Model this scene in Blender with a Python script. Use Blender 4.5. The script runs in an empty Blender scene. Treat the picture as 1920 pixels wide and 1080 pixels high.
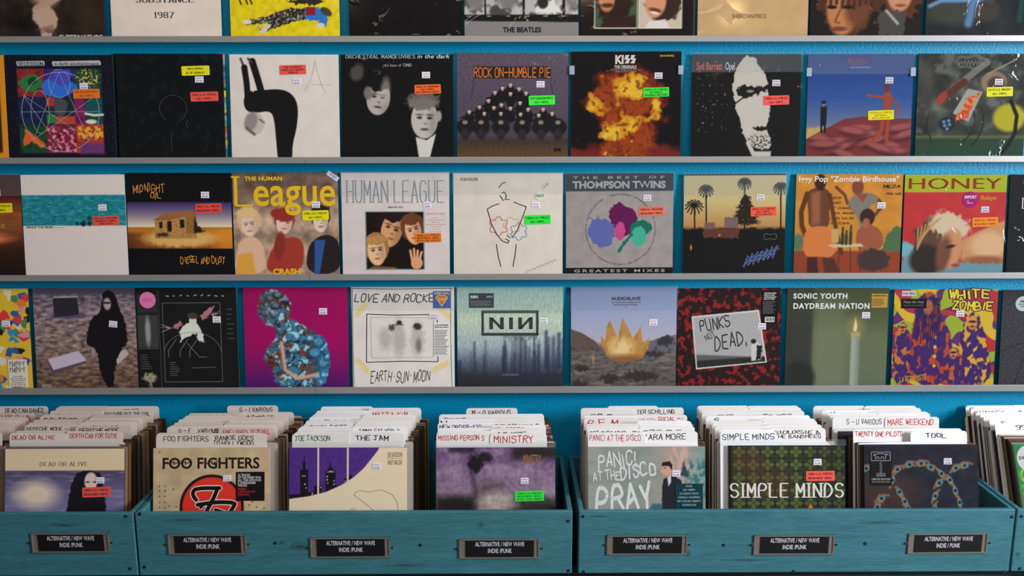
import bpy, math, random
import numpy as np
from mathutils import Matrix, Vector, Euler

random.seed(7)
SC = bpy.context.scene
COL = SC.collection

# ------------------------------------------------------------------ camera
F = 1650.0                      # focal length in pixels of the 1920-wide frame
PITCH = math.radians(10.7)
YAW = math.radians(0.35)
ROLL = math.radians(-0.095)
CAM_Z, CAM_Y = 1.86, -2.56      # the record wall is the plane y = 0
cam_data = bpy.data.cameras.new('camera')
cam_data.sensor_width = 36.0
cam_data.lens = 36.0 * F / 1920.0
cam = bpy.data.objects.new('camera', cam_data)
COL.objects.link(cam)
ROT = Matrix.Rotation(-YAW, 3, 'Z') @ Matrix.Rotation(math.pi / 2 - PITCH, 3, 'X') @ Matrix.Rotation(ROLL, 3, 'Z')
cam.matrix_world = Matrix.Translation((0, CAM_Y, CAM_Z)) @ ROT.to_4x4()
SC.camera = cam


def at(px, py, y):
    """World point on the vertical plane y = const seen at a pixel of the photograph."""
    d = ROT @ Vector(((px - 960) / F, -(py - 540) / F, -1.0))
    t = (y - CAM_Y) / d.y
    return Vector((0, CAM_Y, CAM_Z)) + d * t


# ------------------------------------------------------------------ light
SC.view_settings.view_transform = 'Standard'
SC.view_settings.look = 'None'
SC.view_settings.gamma = 1.0
SC.view_settings.use_curve_mapping = False
SC.view_settings.exposure = 0.0
world = bpy.data.worlds.new('room_glow')
SC.world = world
world.use_nodes = True
world.node_tree.nodes['Background'].inputs[0].default_value = (0.80, 0.86, 1.0, 1)
world.node_tree.nodes['Background'].inputs[1].default_value = 0.092


def area(name, loc, target, size, power, color):
    d = bpy.data.lights.new(name, 'AREA')
    d.shape = 'RECTANGLE'
    d.size, d.size_y = size
    d.energy = power
    d.color = color
    o = bpy.data.objects.new(name, d)
    o.location = loc
    o.rotation_euler = (Vector(target) - Vector(loc)).to_track_quat('-Z', 'Y').to_euler()
    COL.objects.link(o)
    return o


area('daylight_window', (3.6, -2.3, 2.2), (2.64, -2.58, 2.1), (1.2, 1.4), 310, (0.86, 0.93, 1.0))
area('shop_ceiling_panel', (0.1, -1.75, 3.15), (0.05, 0, 1.25), (1.8, 0.5), 18.5, (1.0, 0.93, 0.86))
for lx, ly, lz, pw in ((0.42, -2.3, 3.0, 7), (-0.9, -2.35, 3.0, 5), (1.25, -2.45, 2.9, 7)):
    d = bpy.data.lights.new('ceiling_spot', 'POINT')
    d.energy = pw
    d.shadow_soft_size = 0.05
    d.color = (1.0, 0.62, 0.30)
    o = bpy.data.objects.new('ceiling_spot', d)
    o.location = (lx, ly, lz)
    COL.objects.link(o)


# ------------------------------------------------------------------ materials
def mat(name):
    m = bpy.data.materials.new(name)
    m.use_nodes = True
    nt = m.node_tree
    return m, nt, nt.nodes['Principled BSDF']


def node(nt, typ, **kw):
    n = nt.nodes.new(typ)
    for k, v in kw.items():
        setattr(n, k, v)
    return n


def s2l(c):
    c = np.asarray(c, dtype=float) / 255.0
    return np.where(c <= 0.04045, c / 12.92, ((c + 0.055) / 1.055) ** 2.4)


def plain(name, rgb, rough=0.5, metal=0.0):
    m, nt, p = mat(name)
    p.inputs['Base Color'].default_value = (*s2l(rgb), 1)
    p.inputs['Roughness'].default_value = rough
    p.inputs['Metallic'].default_value = metal
    n = node(nt, 'ShaderNodeTexNoise')
    n.inputs['Scale'].default_value = 90
    b = node(nt, 'ShaderNodeBump')
    b.inputs['Strength'].default_value = 0.06
    b.inputs['Distance'].default_value = 0.002
    nt.links.new(n.outputs['Fac'], b.inputs['Height'])
    nt.links.new(b.outputs['Normal'], p.inputs['Normal'])
    return m


# printed card and ink: the print's own colours sit in the mesh attribute 'col'
M_print, nt, p = mat('printed_card')
a_ = node(nt, 'ShaderNodeAttribute', attribute_name='col')
nt.links.new(a_.outputs['Color'], p.inputs['Base Color'])
p.inputs['Roughness'].default_value = 0.55
p.inputs['Specular IOR Level'].default_value = 0.07
n_ = node(nt, 'ShaderNodeTexNoise')
n_.inputs['Scale'].default_value = 300
b_ = node(nt, 'ShaderNodeBump')
b_.inputs['Strength'].default_value = 0.05
b_.inputs['Distance'].default_value = 0.001
nt.links.new(n_.outputs['Fac'], b_.inputs['Height'])
nt.links.new(b_.outputs['Normal'], p.inputs['Normal'])


# the same print under tight clear shrink wrap: a creased glossy coat
M_gloss = M_print.copy()
M_gloss.name = 'shrink_wrapped_card'
nt = M_gloss.node_tree
p = nt.nodes['Principled BSDF']
p.inputs['Coat Weight'].default_value = 0.55
p.inputs['Coat Roughness'].default_value = 0.09
p.inputs['Coat IOR'].default_value = 1.42
tc = node(nt, 'ShaderNodeTexCoord')
oi = node(nt, 'ShaderNodeObjectInfo')
mul = node(nt, 'ShaderNodeVectorMath', operation='MULTIPLY_ADD')
mul.inputs[1].default_value = (1, 1, 1)
sc_ = node(nt, 'ShaderNodeMath', operation='MULTIPLY')
sc_.inputs[1].default_value = 53.0
nt.links.new(oi.outputs['Random'], sc_.inputs[0])
nt.links.new(tc.outputs['Object'], mul.inputs[0])
nt.links.new(sc_.outputs[0], mul.inputs[2])
no = node(nt, 'ShaderNodeTexNoise')
no.inputs['Scale'].default_value = 9
no.inputs['Detail'].default_value = 3
no.inputs['Distortion'].default_value = 1.2
nt.links.new(mul.outputs[0], no.inputs['Vector'])
cr = node(nt, 'ShaderNodeValToRGB')
cr.color_ramp.elements[0].position = 0.60
cr.color_ramp.elements[1].position = 0.78
nt.links.new(no.outputs['Fac'], cr.inputs[0])
bp = node(nt, 'ShaderNodeBump')
bp.inputs['Strength'].default_value = 0.14
bp.inputs['Distance'].default_value = 0.02
nt.links.new(cr.outputs[0], bp.inputs['Height'])
nt.links.new(bp.outputs['Normal'], p.inputs['Coat Normal'])


def film(name, haze, wrinkle):
    """Clear polythene: see-through, with a wrinkled glossy surface."""
    m = bpy.data.materials.new(name)
    m.use_nodes = True
    nt = m.node_tree
    nt.nodes.clear()
    out = node(nt, 'ShaderNodeOutputMaterial')
    tr = node(nt, 'ShaderNodeBsdfTransparent')
    tr.inputs['Color'].default_value = (0.97, 0.98, 0.98, 1)
    gl = node(nt, 'ShaderNodeBsdfGlossy')
    gl.inputs['Roughness'].default_value = 0.10
    df = node(nt, 'ShaderNodeBsdfDiffuse')
    df.inputs['Color'].default_value = (0.62, 0.70, 0.78, 1)
    tc = node(nt, 'ShaderNodeTexCoord')
    oi = node(nt, 'ShaderNodeObjectInfo')
    ad = node(nt, 'ShaderNodeVectorMath', operation='MULTIPLY_ADD')
    ad.inputs[1].default_value = (1, 1, 1)
    cmb = node(nt, 'ShaderNodeCombineXYZ')
    mul = node(nt, 'ShaderNodeMath', operation='MULTIPLY')
    mul.inputs[1].default_value = 37.0
    nt.links.new(oi.outputs['Random'], mul.inputs[0])
    for k in 'XYZ':
        nt.links.new(mul.outputs[0], cmb.inputs[k])
    nt.links.new(tc.outputs['Object'], ad.inputs[0])
    nt.links.new(cmb.outputs[0], ad.inputs[2])
    no = node(nt, 'ShaderNodeTexNoise')
    no.inputs['Scale'].default_value = 9
    no.inputs['Detail'].default_value = 3
    no.inputs['Distortion'].default_value = 1.2
    nt.links.new(ad.outputs[0], no.inputs['Vector'])
    cr = node(nt, 'ShaderNodeValToRGB')
    cr.color_ramp.elements[0].position = 0.60
    cr.color_ramp.elements[1].position = 0.78
    nt.links.new(no.outputs['Fac'], cr.inputs[0])
    bp = node(nt, 'ShaderNodeBump')
    bp.inputs['Strength'].default_value = wrinkle
    bp.inputs['Distance'].default_value = 0.02
    nt.links.new(cr.outputs[0], bp.inputs['Height'])
    nt.links.new(bp.outputs['Normal'], gl.inputs['Normal'])
    lw = node(nt, 'ShaderNodeLayerWeight')
    nt.links.new(bp.outputs['Normal'], lw.inputs['Normal'])
    pw = node(nt, 'ShaderNodeMath', operation='POWER')
    pw.inputs[1].default_value = 4.0
    nt.links.new(lw.outputs['Facing'], pw.inputs[0])
    fr = node(nt, 'ShaderNodeMath', operation='MULTIPLY_ADD')
    fr.inputs[1].default_value = 0.45
    fr.inputs[2].default_value = 0.030
    nt.links.new(pw.outputs[0], fr.inputs[0])
    m1 = node(nt, 'ShaderNodeMixShader')
    m1.inputs[0].default_value = haze
    nt.links.new(tr.outputs[0], m1.inputs[1])
    nt.links.new(df.outputs[0], m1.inputs[2])
    m2 = node(nt, 'ShaderNodeMixShader')
    nt.links.new(fr.outputs[0], m2.inputs[0])
    nt.links.new(m1.outputs[0], m2.inputs[1])
    nt.links.new(gl.outputs[0], m2.inputs[2])
    nt.links.new(m2.outputs[0], out.inputs['Surface'])
    return m


M_film = film('clear_polythene', 0.003, 0.12)
M_flap = film('folded_polythene', 0.075, 0.15)
M_tape = plain('clear_tape', (150, 165, 185), 0.25)

# blue wall paint
M_wall, nt, p = mat('blue_wall_paint')
tc = node(nt, 'ShaderNodeTexCoord')
n1 = node(nt, 'ShaderNodeTexNoise')
n1.inputs['Scale'].default_value = 1.7
n1.inputs['Detail'].default_value = 5
nt.links.new(tc.outputs['Object'], n1.inputs['Vector'])
rp = node(nt, 'ShaderNodeValToRGB')
rp.color_ramp.elements[0].position = 0.3
rp.color_ramp.elements[0].color = (0.000, 0.262, 0.475, 1)
rp.color_ramp.elements[1].position = 0.75
rp.color_ramp.elements[1].color = (0.000, 0.325, 0.56, 1)
nt.links.new(n1.outputs['Fac'], rp.inputs[0])
nt.links.new(rp.outputs[0], p.inputs['Base Color'])
p.inputs['Roughness'].default_value = 0.42
p.inputs['Specular IOR Level'].default_value = 0.3
n2 = node(nt, 'ShaderNodeTexNoise')
n2.inputs['Scale'].default_value = 140
n2.inputs['Detail'].default_value = 3
nt.links.new(tc.outputs['Object'], n2.inputs['Vector'])
bp = node(nt, 'ShaderNodeBump')
bp.inputs['Strength'].default_value = 0.35
bp.inputs['Distance'].default_value = 0.004
nt.links.new(n2.outputs['Fac'], bp.inputs['Height'])
nt.links.new(bp.outputs['Normal'], p.inputs['Normal'])

# brushed ledge metal
M_ledge, nt, p = mat('brushed_ledge_metal')
p.inputs['Base Color'].default_value = (0.38, 0.36, 0.345, 1)
p.inputs['Metallic'].default_value = 0.35
p.inputs['Roughness'].default_value = 0.42
tc = node(nt, 'ShaderNodeTexCoord')
mp = node(nt, 'ShaderNodeMapping')
mp.inputs['Scale'].default_value = (4, 250, 250)
n1 = node(nt, 'ShaderNodeTexNoise')
n1.inputs['Scale'].default_value = 2
nt.links.new(tc.outputs['Object'], mp.inputs['Vector'])
nt.links.new(mp.outputs[0], n1.inputs['Vector'])
bp = node(nt, 'ShaderNodeBump')
bp.inputs['Strength'].default_value = 0.15
bp.inputs['Distance'].default_value = 0.001
nt.links.new(n1.outputs['Fac'], bp.inputs['Height'])
nt.links.new(bp.outputs['Normal'], p.inputs['Normal'])


def wood(name, knots):
    """Teal-stained pine; knots are (x, z, radius x, radius z) in the board's own space."""
    m, nt, p = mat(name)
    tc = node(nt, 'ShaderNodeTexCoord')
    mp = node(nt, 'ShaderNodeMapping')
    mp.inputs['Scale'].default_value = (1.6, 14, 16)
    nt.links.new(tc.outputs['Object'], mp.inputs['Vector'])
    n1 = node(nt, 'ShaderNodeTexNoise')
    n1.inputs['Scale'].default_value = 3.2
    n1.inputs['Detail'].default_value = 7
    n1.inputs['Distortion'].default_value = 0.8
    nt.links.new(mp.outputs[0], n1.inputs['Vector'])
    mp2 = node(nt, 'ShaderNodeMapping')
    mp2.inputs['Scale'].default_value = (14, 90, 170)
    nt.links.new(tc.outputs['Object'], mp2.inputs['Vector'])
    n2 = node(nt, 'ShaderNodeTexNoise')
    n2.inputs['Scale'].default_value = 2.0
    n2.inputs['Detail'].default_value = 4
    nt.links.new(mp2.outputs[0], n2.inputs['Vector'])
    mx = node(nt, 'ShaderNodeMath', operation='MULTIPLY_ADD')
    mx.inputs[1].default_value = 0.55
    nt.links.new(n2.outputs['Fac'], mx.inputs[0])
    hf = node(nt, 'ShaderNodeMath', operation='MULTIPLY')
    hf.inputs[1].default_value = 0.45
    nt.links.new(n1.outputs['Fac'], hf.inputs[0])
    nt.links.new(hf.outputs[0], mx.inputs[2])
    rp = node(nt, 'ShaderNodeValToRGB')
    e = rp.color_ramp.elements
    e[0].position, e[0].color = 0.33, (0.024, 0.130, 0.165, 1)
    e[1].position, e[1].color = 0.66, (0.055, 0.225, 0.265, 1)
    nt.links.new(mx.outputs[0], rp.inputs[0])
    colour = rp.outputs[0]
    sp = node(nt, 'ShaderNodeSeparateXYZ')
    nt.links.new(tc.outputs['Object'], sp.inputs[0])
    for kx, kz, rx, rz in knots:
        sx = node(nt, 'ShaderNodeMath', operation='SUBTRACT'); sx.inputs[1].default_value = kx
        sz = node(nt, 'ShaderNodeMath', operation='SUBTRACT'); sz.inputs[1].default_value = kz
        nt.links.new(sp.outputs['X'], sx.inputs[0]); nt.links.new(sp.outputs['Z'], sz.inputs[0])
        dx = node(nt, 'ShaderNodeMath', operation='DIVIDE'); dx.inputs[1].default_value = rx
        dz = node(nt, 'ShaderNodeMath', operation='DIVIDE'); dz.inputs[1].default_value = rz
        nt.links.new(sx.outputs[0], dx.inputs[0]); nt.links.new(sz.outputs[0], dz.inputs[0])
        cb = node(nt, 'ShaderNodeCombineXYZ')
        nt.links.new(dx.outputs[0], cb.inputs[0]); nt.links.new(dz.outputs[0], cb.inputs[1])
        ln = node(nt, 'ShaderNodeVectorMath', operation='LENGTH')
        nt.links.new(cb.outputs[0], ln.inputs[0])
        r2 = node(nt, 'ShaderNodeValToRGB')
        q = r2.color_ramp.elements
        q[0].position, q[0].color = 0.25, (0.85, 0.85, 0.85, 1)
        q[1].position, q[1].color = 1.0, (0, 0, 0, 1)
        q2 = r2.color_ramp.elements.new(0.55); q2.color = (0.25, 0.25, 0.25, 1)
        q3 = r2.color_ramp.elements.new(0.7); q3.color = (0.5, 0.5, 0.5, 1)
        nt.links.new(ln.outputs['Value'], r2.inputs[0])
        mxc = node(nt, 'ShaderNodeMix', data_type='RGBA')
        nt.links.new(r2.outputs[0], mxc.inputs[0])
        nt.links.new(colour, mxc.inputs[6])
        mxc.inputs[7].default_value = (0.022, 0.05, 0.055, 1)
        colour = mxc.outputs[2]
    nt.links.new(colour, p.inputs['Base Color'])
    p.inputs['Roughness'].default_value = 0.6
    bp = node(nt, 'ShaderNodeBump')
    bp.inputs['Strength'].default_value = 0.45
    bp.inputs['Distance'].default_value = 0.003
    nt.links.new(mx.outputs[0], bp.inputs['Height'])
    nt.links.new(bp.outputs['Normal'], p.inputs['Normal'])
    return m


# divider card plastic: some cards are whiter, some yellowed
M_card, nt, p = mat('divider_plastic')
oi = node(nt, 'ShaderNodeObjectInfo')
rp = node(nt, 'ShaderNodeValToRGB')
rp.color_ramp.elements[0].color = (*s2l((236, 229, 224)), 1)
rp.color_ramp.elements[1].color = (*s2l((246, 244, 246)), 1)
nt.links.new(oi.outputs['Random'], rp.inputs[0])
nt.links.new(rp.outputs[0], p.inputs['Base Color'])
p.inputs['Roughness'].default_value = 0.38
M_aged = M_card.copy()
M_aged.name = 'aged_divider_plastic'
for e_, c_ in zip(M_aged.node_tree.nodes['Color Ramp'].color_ramp.elements, ((214, 196, 184), (228, 216, 208))):
    e_.color = (*s2l(c_), 1)
M_steel = plain('holder_steel', (150, 141, 130), 0.3, 0.45)
M_screw = plain('screw_steel', (70, 80, 84), 0.35, 0.8)
M_black = plain('black_card', (14, 14, 18), 0.45)
M_counter = plain('black_counter_laminate', (16, 16, 18), 0.6)
M_floor = plain('dark_shop_floor', (92, 84, 76), 0.5)


# ------------------------------------------------------------------ mesh helpers
def tone(a):
    """Keep ink colours within what paper can reflect, without shifting their hue."""
    return a / np.maximum(a.max(-1, keepdims=True) / 0.86, 1.0)


class MB:
    def __init__(self):
        self.v, self.f, self.c, self.n, self.gain = [], [], [], 0, 1.0

    def add(self, verts, faces, col=(200, 200, 200)):
        verts = np.asarray(verts, dtype=float).reshape(-1, 3)
        self.v.append(verts)
        self.f.extend([tuple(i + self.n for i in f) for f in faces])
        self.c.append(np.broadcast_to(np.asarray(col, dtype=float), (len(verts), 3)))
        self.n += len(verts)

    def box(self, x0, x1, y0, y1, z0, z1, col=(200, 200, 200)):
        v = [(x, y, z) for x in (x0, x1) for y in (y0, y1) for z in (z0, z1)]
        self.add(v, [(0, 1, 3, 2), (4, 6, 7, 5), (0, 4, 5, 1), (2, 3, 7, 6), (0, 2, 6, 4), (1, 5, 7, 3)], col)

    def cyl(self, c, r, y0, y1, n=14, col=(120, 120, 120)):
        v, f = [], []
        for y in (y0, y1):
            for i in range(n):
                t = 2 * math.pi * i / n
                v.append((c[0] + r * math.cos(t), y, c[1] + r * math.sin(t)))
        f = [tuple(range(n)), tuple(range(2 * n - 1, n - 1, -1))]
        f += [(i, i + n, (i + 1) % n + n, (i + 1) % n) for i in range(n)]
        self.add(v, f, col)

    def prism(self, pts, y0, y1, col=(230, 230, 230)):
        n = len(pts)
        v = [(x, y0, z) for x, z in pts] + [(x, y1, z) for x, z in pts]
        f = [tuple(range(n)), tuple(range(2 * n - 1, n - 1, -1))]
        f += [(i, i + n, (i + 1) % n + n, (i + 1) % n) for i in range(n)]
        self.add(v, f, col)

    def mesh(self, name, material):
        me = bpy.data.meshes.new(name)
        v = np.concatenate(self.v) if self.v else np.zeros((0, 3))
        me.from_pydata(v.tolist(), [], self.f)
        c = np.concatenate(self.c)
        lin = np.ones((len(c), 4), dtype=np.float32)
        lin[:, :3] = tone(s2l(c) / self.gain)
        at_ = me.attributes.new('col', 'FLOAT_COLOR', 'POINT')
        at_.data.foreach_set('color', lin.ravel())
        me.materials.append(material)
        me.update()
        return me

    def build(self, name, material, parent=None, loc=None):
        o = bpy.data.objects.new(name, self.mesh(name, material))
        COL.objects.link(o)
        if parent is not None:
            o.parent = parent
        if loc is not None:
            o.location = loc
        return o


def tag(o, label=None, cat=None, group=None, kind=None):
    for k, v in (('label', label), ('category', cat), ('group', group), ('kind', kind)):
        if v:
            o[k] = v
    return o


def empty(name, loc, rx=0.0, ry=0.0, rz=0.0):
    o = bpy.data.objects.new(name, None)
    o.empty_display_size = 0.05
    o.location = loc
    o.rotation_euler = (rx, ry, rz)
    COL.objects.link(o)
    return o


def bevel(o, w, seg=2):
    m = o.modifiers.new('edge', 'BEVEL')
    m.width, m.segments, m.limit_method = w, seg, 'ANGLE'
    return o


# ------------------------------------------------------------------ lettering
GL = {
 'A': "00 26 40|12 32", 'B': "00 06 26 35 34 23 03|23 33 42 41 30 00", 'C': "45 36 16 05 01 10 30 41", 'D': "00 06 26 44 42 20 00",
 'E': "46 06 00 40|03 33", 'F': "46 06 00|03 33", 'G': "45 36 16 05 01 10 30 41 43 23", 'H': "00 06|40 46|03 43", 'I': "20 26",
 'J': "06 46|26 21 10 01", 'K': "00 06|46 03 40", 'L': "06 00 40", 'M': "00 06 22 46 40", 'N': "00 06 40 46",
 'O': "16 36 45 41 30 10 01 05 16", 'P': "00 06 36 45 44 33 03", 'Q': "16 36 45 41 30 10 01 05 16|22 40", 'R': "00 06 36 45 44 33 03|23 40",
 'S': "45 36 16 05 04 13 33 42 41 30 10 01", 'T': "06 46|26 20", 'U': "06 01 10 30 41 46", 'V': "06 20 46", 'W': "06 10 24 30 46",
 'X': "06 40|00 46", 'Y': "06 23 46|23 20", 'Z': "06 46 00 40", '0': "16 36 45 41 30 10 01 05 16", '1': "15 26 20",
 '2': "05 16 36 45 44 00 40", '3': "05 16 36 45 44 33 13|33 42 41 30 10 01", '4': "30 36 02 42", '5': "46 06 03 33 42 41 30 00",
 '6': "46 16 04 01 10 30 41 42 33 03", '7': "06 46 10", '8': "13 04 05 16 36 45 44 33 13 02 01 10 30 41 42 33",
 '9': "43 13 04 05 16 36 45 41 30 10", '-': "03 43", '.': "20 21", '!': "26 22|20 21", '&': "40 05 16 25 01 10 20 42", '/': "00 46",
 "'": "26 24", '"': "16 14|36 34", '+': "03 43|21 25", ',': "21 10", '~': "03 14 23 34 43", '%': "24 33 22", '[': "46 26 20 40", ']': "06 26 20 00",
 '_': "00 40", '*': "22 24|13 33", '`': "23 24",
}
ROUND = set("BCDGJOPQRSU0235689&")


def chaikin(p):
    q = [p[0]]
    for a, b in zip(p[:-1], p[1:]):
        q.append((a[0] * .75 + b[0] * .25, a[1] * .75 + b[1] * .25))
        q.append((a[0] * .25 + b[0] * .75, a[1] * .25 + b[1] * .75))
    q.append(p[-1])
    return q


def ribbon(pts, w, thin=1.0):
    """Triangles of a stroked polyline; thin < 1 makes level strokes thinner than upright ones."""
    tris = []
    for (ax, ay), (bx, by) in zip(pts[:-1], pts[1:]):
        dx, dy = bx - ax, by - ay
        L = math.hypot(dx, dy)
        if L < 1e-9:
            continue
        k = w * (thin + (1 - thin) * abs(dy) / L) / 2
        nx, ny = -dy / L * k, dx / L * k
        a1, a2, b1, b2 = (ax + nx, ay + ny), (ax - nx, ay - ny), (bx + nx, by + ny), (bx - nx, by - ny)
        tris += [(a1, a2, b2), (a1, b2, b1)]
    for (x, y) in pts:
        k = w * (1.0 if thin == 1.0 else thin) / 2
        h = [(x + k * math.cos(t * math.pi / 3), y + k * math.sin(t * math.pi / 3)) for t in range(6)]
        tris += [(h[0], h[i], h[i + 1]) for i in range(1, 5)]
    return tris


def stroke_text(s, w=0.16, wob=0.0, serif=False, rnd=None, narrow=0.72, gap=0.28, smooth=True):
    """Triangles (cap height 1) and total advance for single-stroke lettering."""
    rnd = rnd or random.Random(sum(map(ord, s)))
    tris, x = [], 0.0
    for ch in s:
        small = ch.islower()
        g = GL.get(ch.upper())
        if g is None:
            x += 0.5 * narrow + gap * .4
            continue
        k = 0.78 if small else 1.0
        one = ch.upper() in "I1.!'"
        ww = 0.32 if one else 1.0
        dy = rnd.uniform(-1, 1) * wob * 0.5
        sh = rnd.uniform(-1, 1) * wob
        for st in g.split('|'):
            p = [(int(t[0]) / 4.0, int(t[1]) / 6.0) for t in st.split()]
            if one:
                p = [(0.5 + (a - .5) * (.9 if ch.upper() == '1' else 1), b) for a, b in p]
            if wob:
                p = [(a + rnd.uniform(-1, 1) * wob * .45, b + rnd.uniform(-1, 1) * wob * .45) for a, b in p]
            if smooth and ch.upper() in ROUND and len(p) > 3:
                p = chaikin(chaikin(p))
            ox = -0.34 if one else 0.0
            q = [(x + ((a + ox) * narrow + sh * b * .5) * k, b * k + dy) for a, b in p]
            tris += ribbon(q, w, 0.45 if serif else 1.0)
            if serif:
                for (e, nb) in ((q[0], q[1]), (q[-1], q[-2])):
                    if abs(e[1] - nb[1]) > 0.25 * abs(e[0] - nb[0]) and (e[1] < .05 or e[1] > k * .9):
                        tris += ribbon([(e[0] - w * 1.1, e[1]), (e[0] + w * 1.1, e[1])], w * .4)
        x += (ww * narrow + gap) * k
    return tris, x - gap


_glyph = {}


def glyphs(bold):
    """Outlines of the built-in typeface, cap height 1, read once per weight."""
    if bold in _glyph:
        return _glyph[bold]
    chars = "ABCDEFGHIJKLMNOPQRSTUVWXYZabcdefghijklmnopqrstuvwxyz0123456789!&/-.,:+'\"%$#()*"
    made = []
    for ch in chars:
        for s in (ch, 'I' + ch + 'I'):
            cu = bpy.data.curves.new('glyph', 'FONT')
            cu.body = s
            cu.size = 1.0
            cu.offset = bold
            cu.resolution_u = 3
            ob = bpy.data.objects.new('glyph', cu)
            COL.objects.link(ob)
            made.append((ch, s, ob))
    dg = bpy.context.evaluated_depsgraph_get()
    dg.update()
    raw = {}
    for ch, s, ob in made:
        ev = ob.evaluated_get(dg)
        me = ev.to_mesh()
        me.calc_loop_triangles()
        v = [tuple(x.co[:2]) for x in me.vertices]
        t = [tuple(l.vertices) for l in me.loop_triangles]
        raw[s] = (v, t)
        ev.to_mesh_clear()
    wI = max(x for x, y in raw['I'][0]) - min(x for x, y in raw['I'][0])
    H = max(y for x, y in raw['H'][0])
    adv = {}
    for ch, s, ob in made:
        if len(s) > 1:
            xs = [x for x, y in raw[s][0]]
            adv[ch] = max(xs) - min(xs) - wI
    advII = max(x for x, y in raw['III'][0]) - min(x for x, y in raw['III'][0])
    advI = (advII - wI) / 2
    res = {}
    for ch in chars:
        v, t = raw[ch]
        res[ch] = ([((x) / H, y / H) for x, y in v], t, (adv[ch] - advI) / H)
    for ch, s, ob in made:
        cu = ob.data
        bpy.data.objects.remove(ob)
        bpy.data.curves.remove(cu)
    _glyph[bold] = res
    return res


def sans_text(s, bold=0.0, gap=0.0):
    G = glyphs(bold)
    tris, x = [], 0.0
    for ch in s:
        if ch == ' ':
            x += 0.42 + gap
            continue
        if ch not in G:
            continue
        v, t, a = (glyphs(min(bold, 0.008)) if ch in 'MWmw' else G)[ch]
        for f in t:
            tris.append(tuple((v[i][0] + x, v[i][1]) for i in f))
        x += a + gap
    return tris, x - gap


def layout(s, font, **kw):
    if font == 'sans':
        return sans_text(s, kw.get('bold', 0.0), kw.get('gap', 0.0))
    if font == 'serif':
        return stroke_text(s, kw.get('w', 0.15), 0.0, True, None, kw.get('narrow', .72), kw.get('gap', .34))
    return stroke_text(s, kw.get('w', 0.13), kw.get('wob', 0.12), False, None, kw.get('narrow', .62), kw.get('gap', .24))


def put_text(mb, s, x, y, cap, col, mp, yoff, font='sans', fit=None, anchor='l', rot=0.0, shear=0.0, arc=None, up=-1, **kw):
    """Set a line of lettering; (x, y) is the baseline start in layout units, mp maps layout units to local x, z."""
    tris, adv = layout(s, font, **kw)
    if not tris:
        return
    sx = cap if fit is None else fit / max(adv, 1e-6)
    off = {'l': 0.0, 'c': -adv * sx / 2, 'r': -adv * sx}[anchor]
    ca, sa = math.cos(rot), math.sin(rot)
    vs = []
    for t in tris:
        for (u, v) in t:
            a, b = u * sx + v * cap * shear + off, v * cap
            if arc:
                R, th0 = arc
                th = th0 + a / R
                X = x + (R + b) * math.sin(th)
                Y = y + up * (R + b) * math.cos(th)
            else:
                X = x + a * ca - b * sa
                Y = y + up * (a * sa + b * ca)
            lx, lz = mp(X, Y)
            vs.append((lx, yoff - 3e-6 * (len(vs) // 3 % 12), lz))   # overlapping strokes never share a plane
    n = len(vs) // 3
    mb.add(vs, [(3 * i, 3 * i + 1, 3 * i + 2) for i in range(n)], col)


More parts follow.
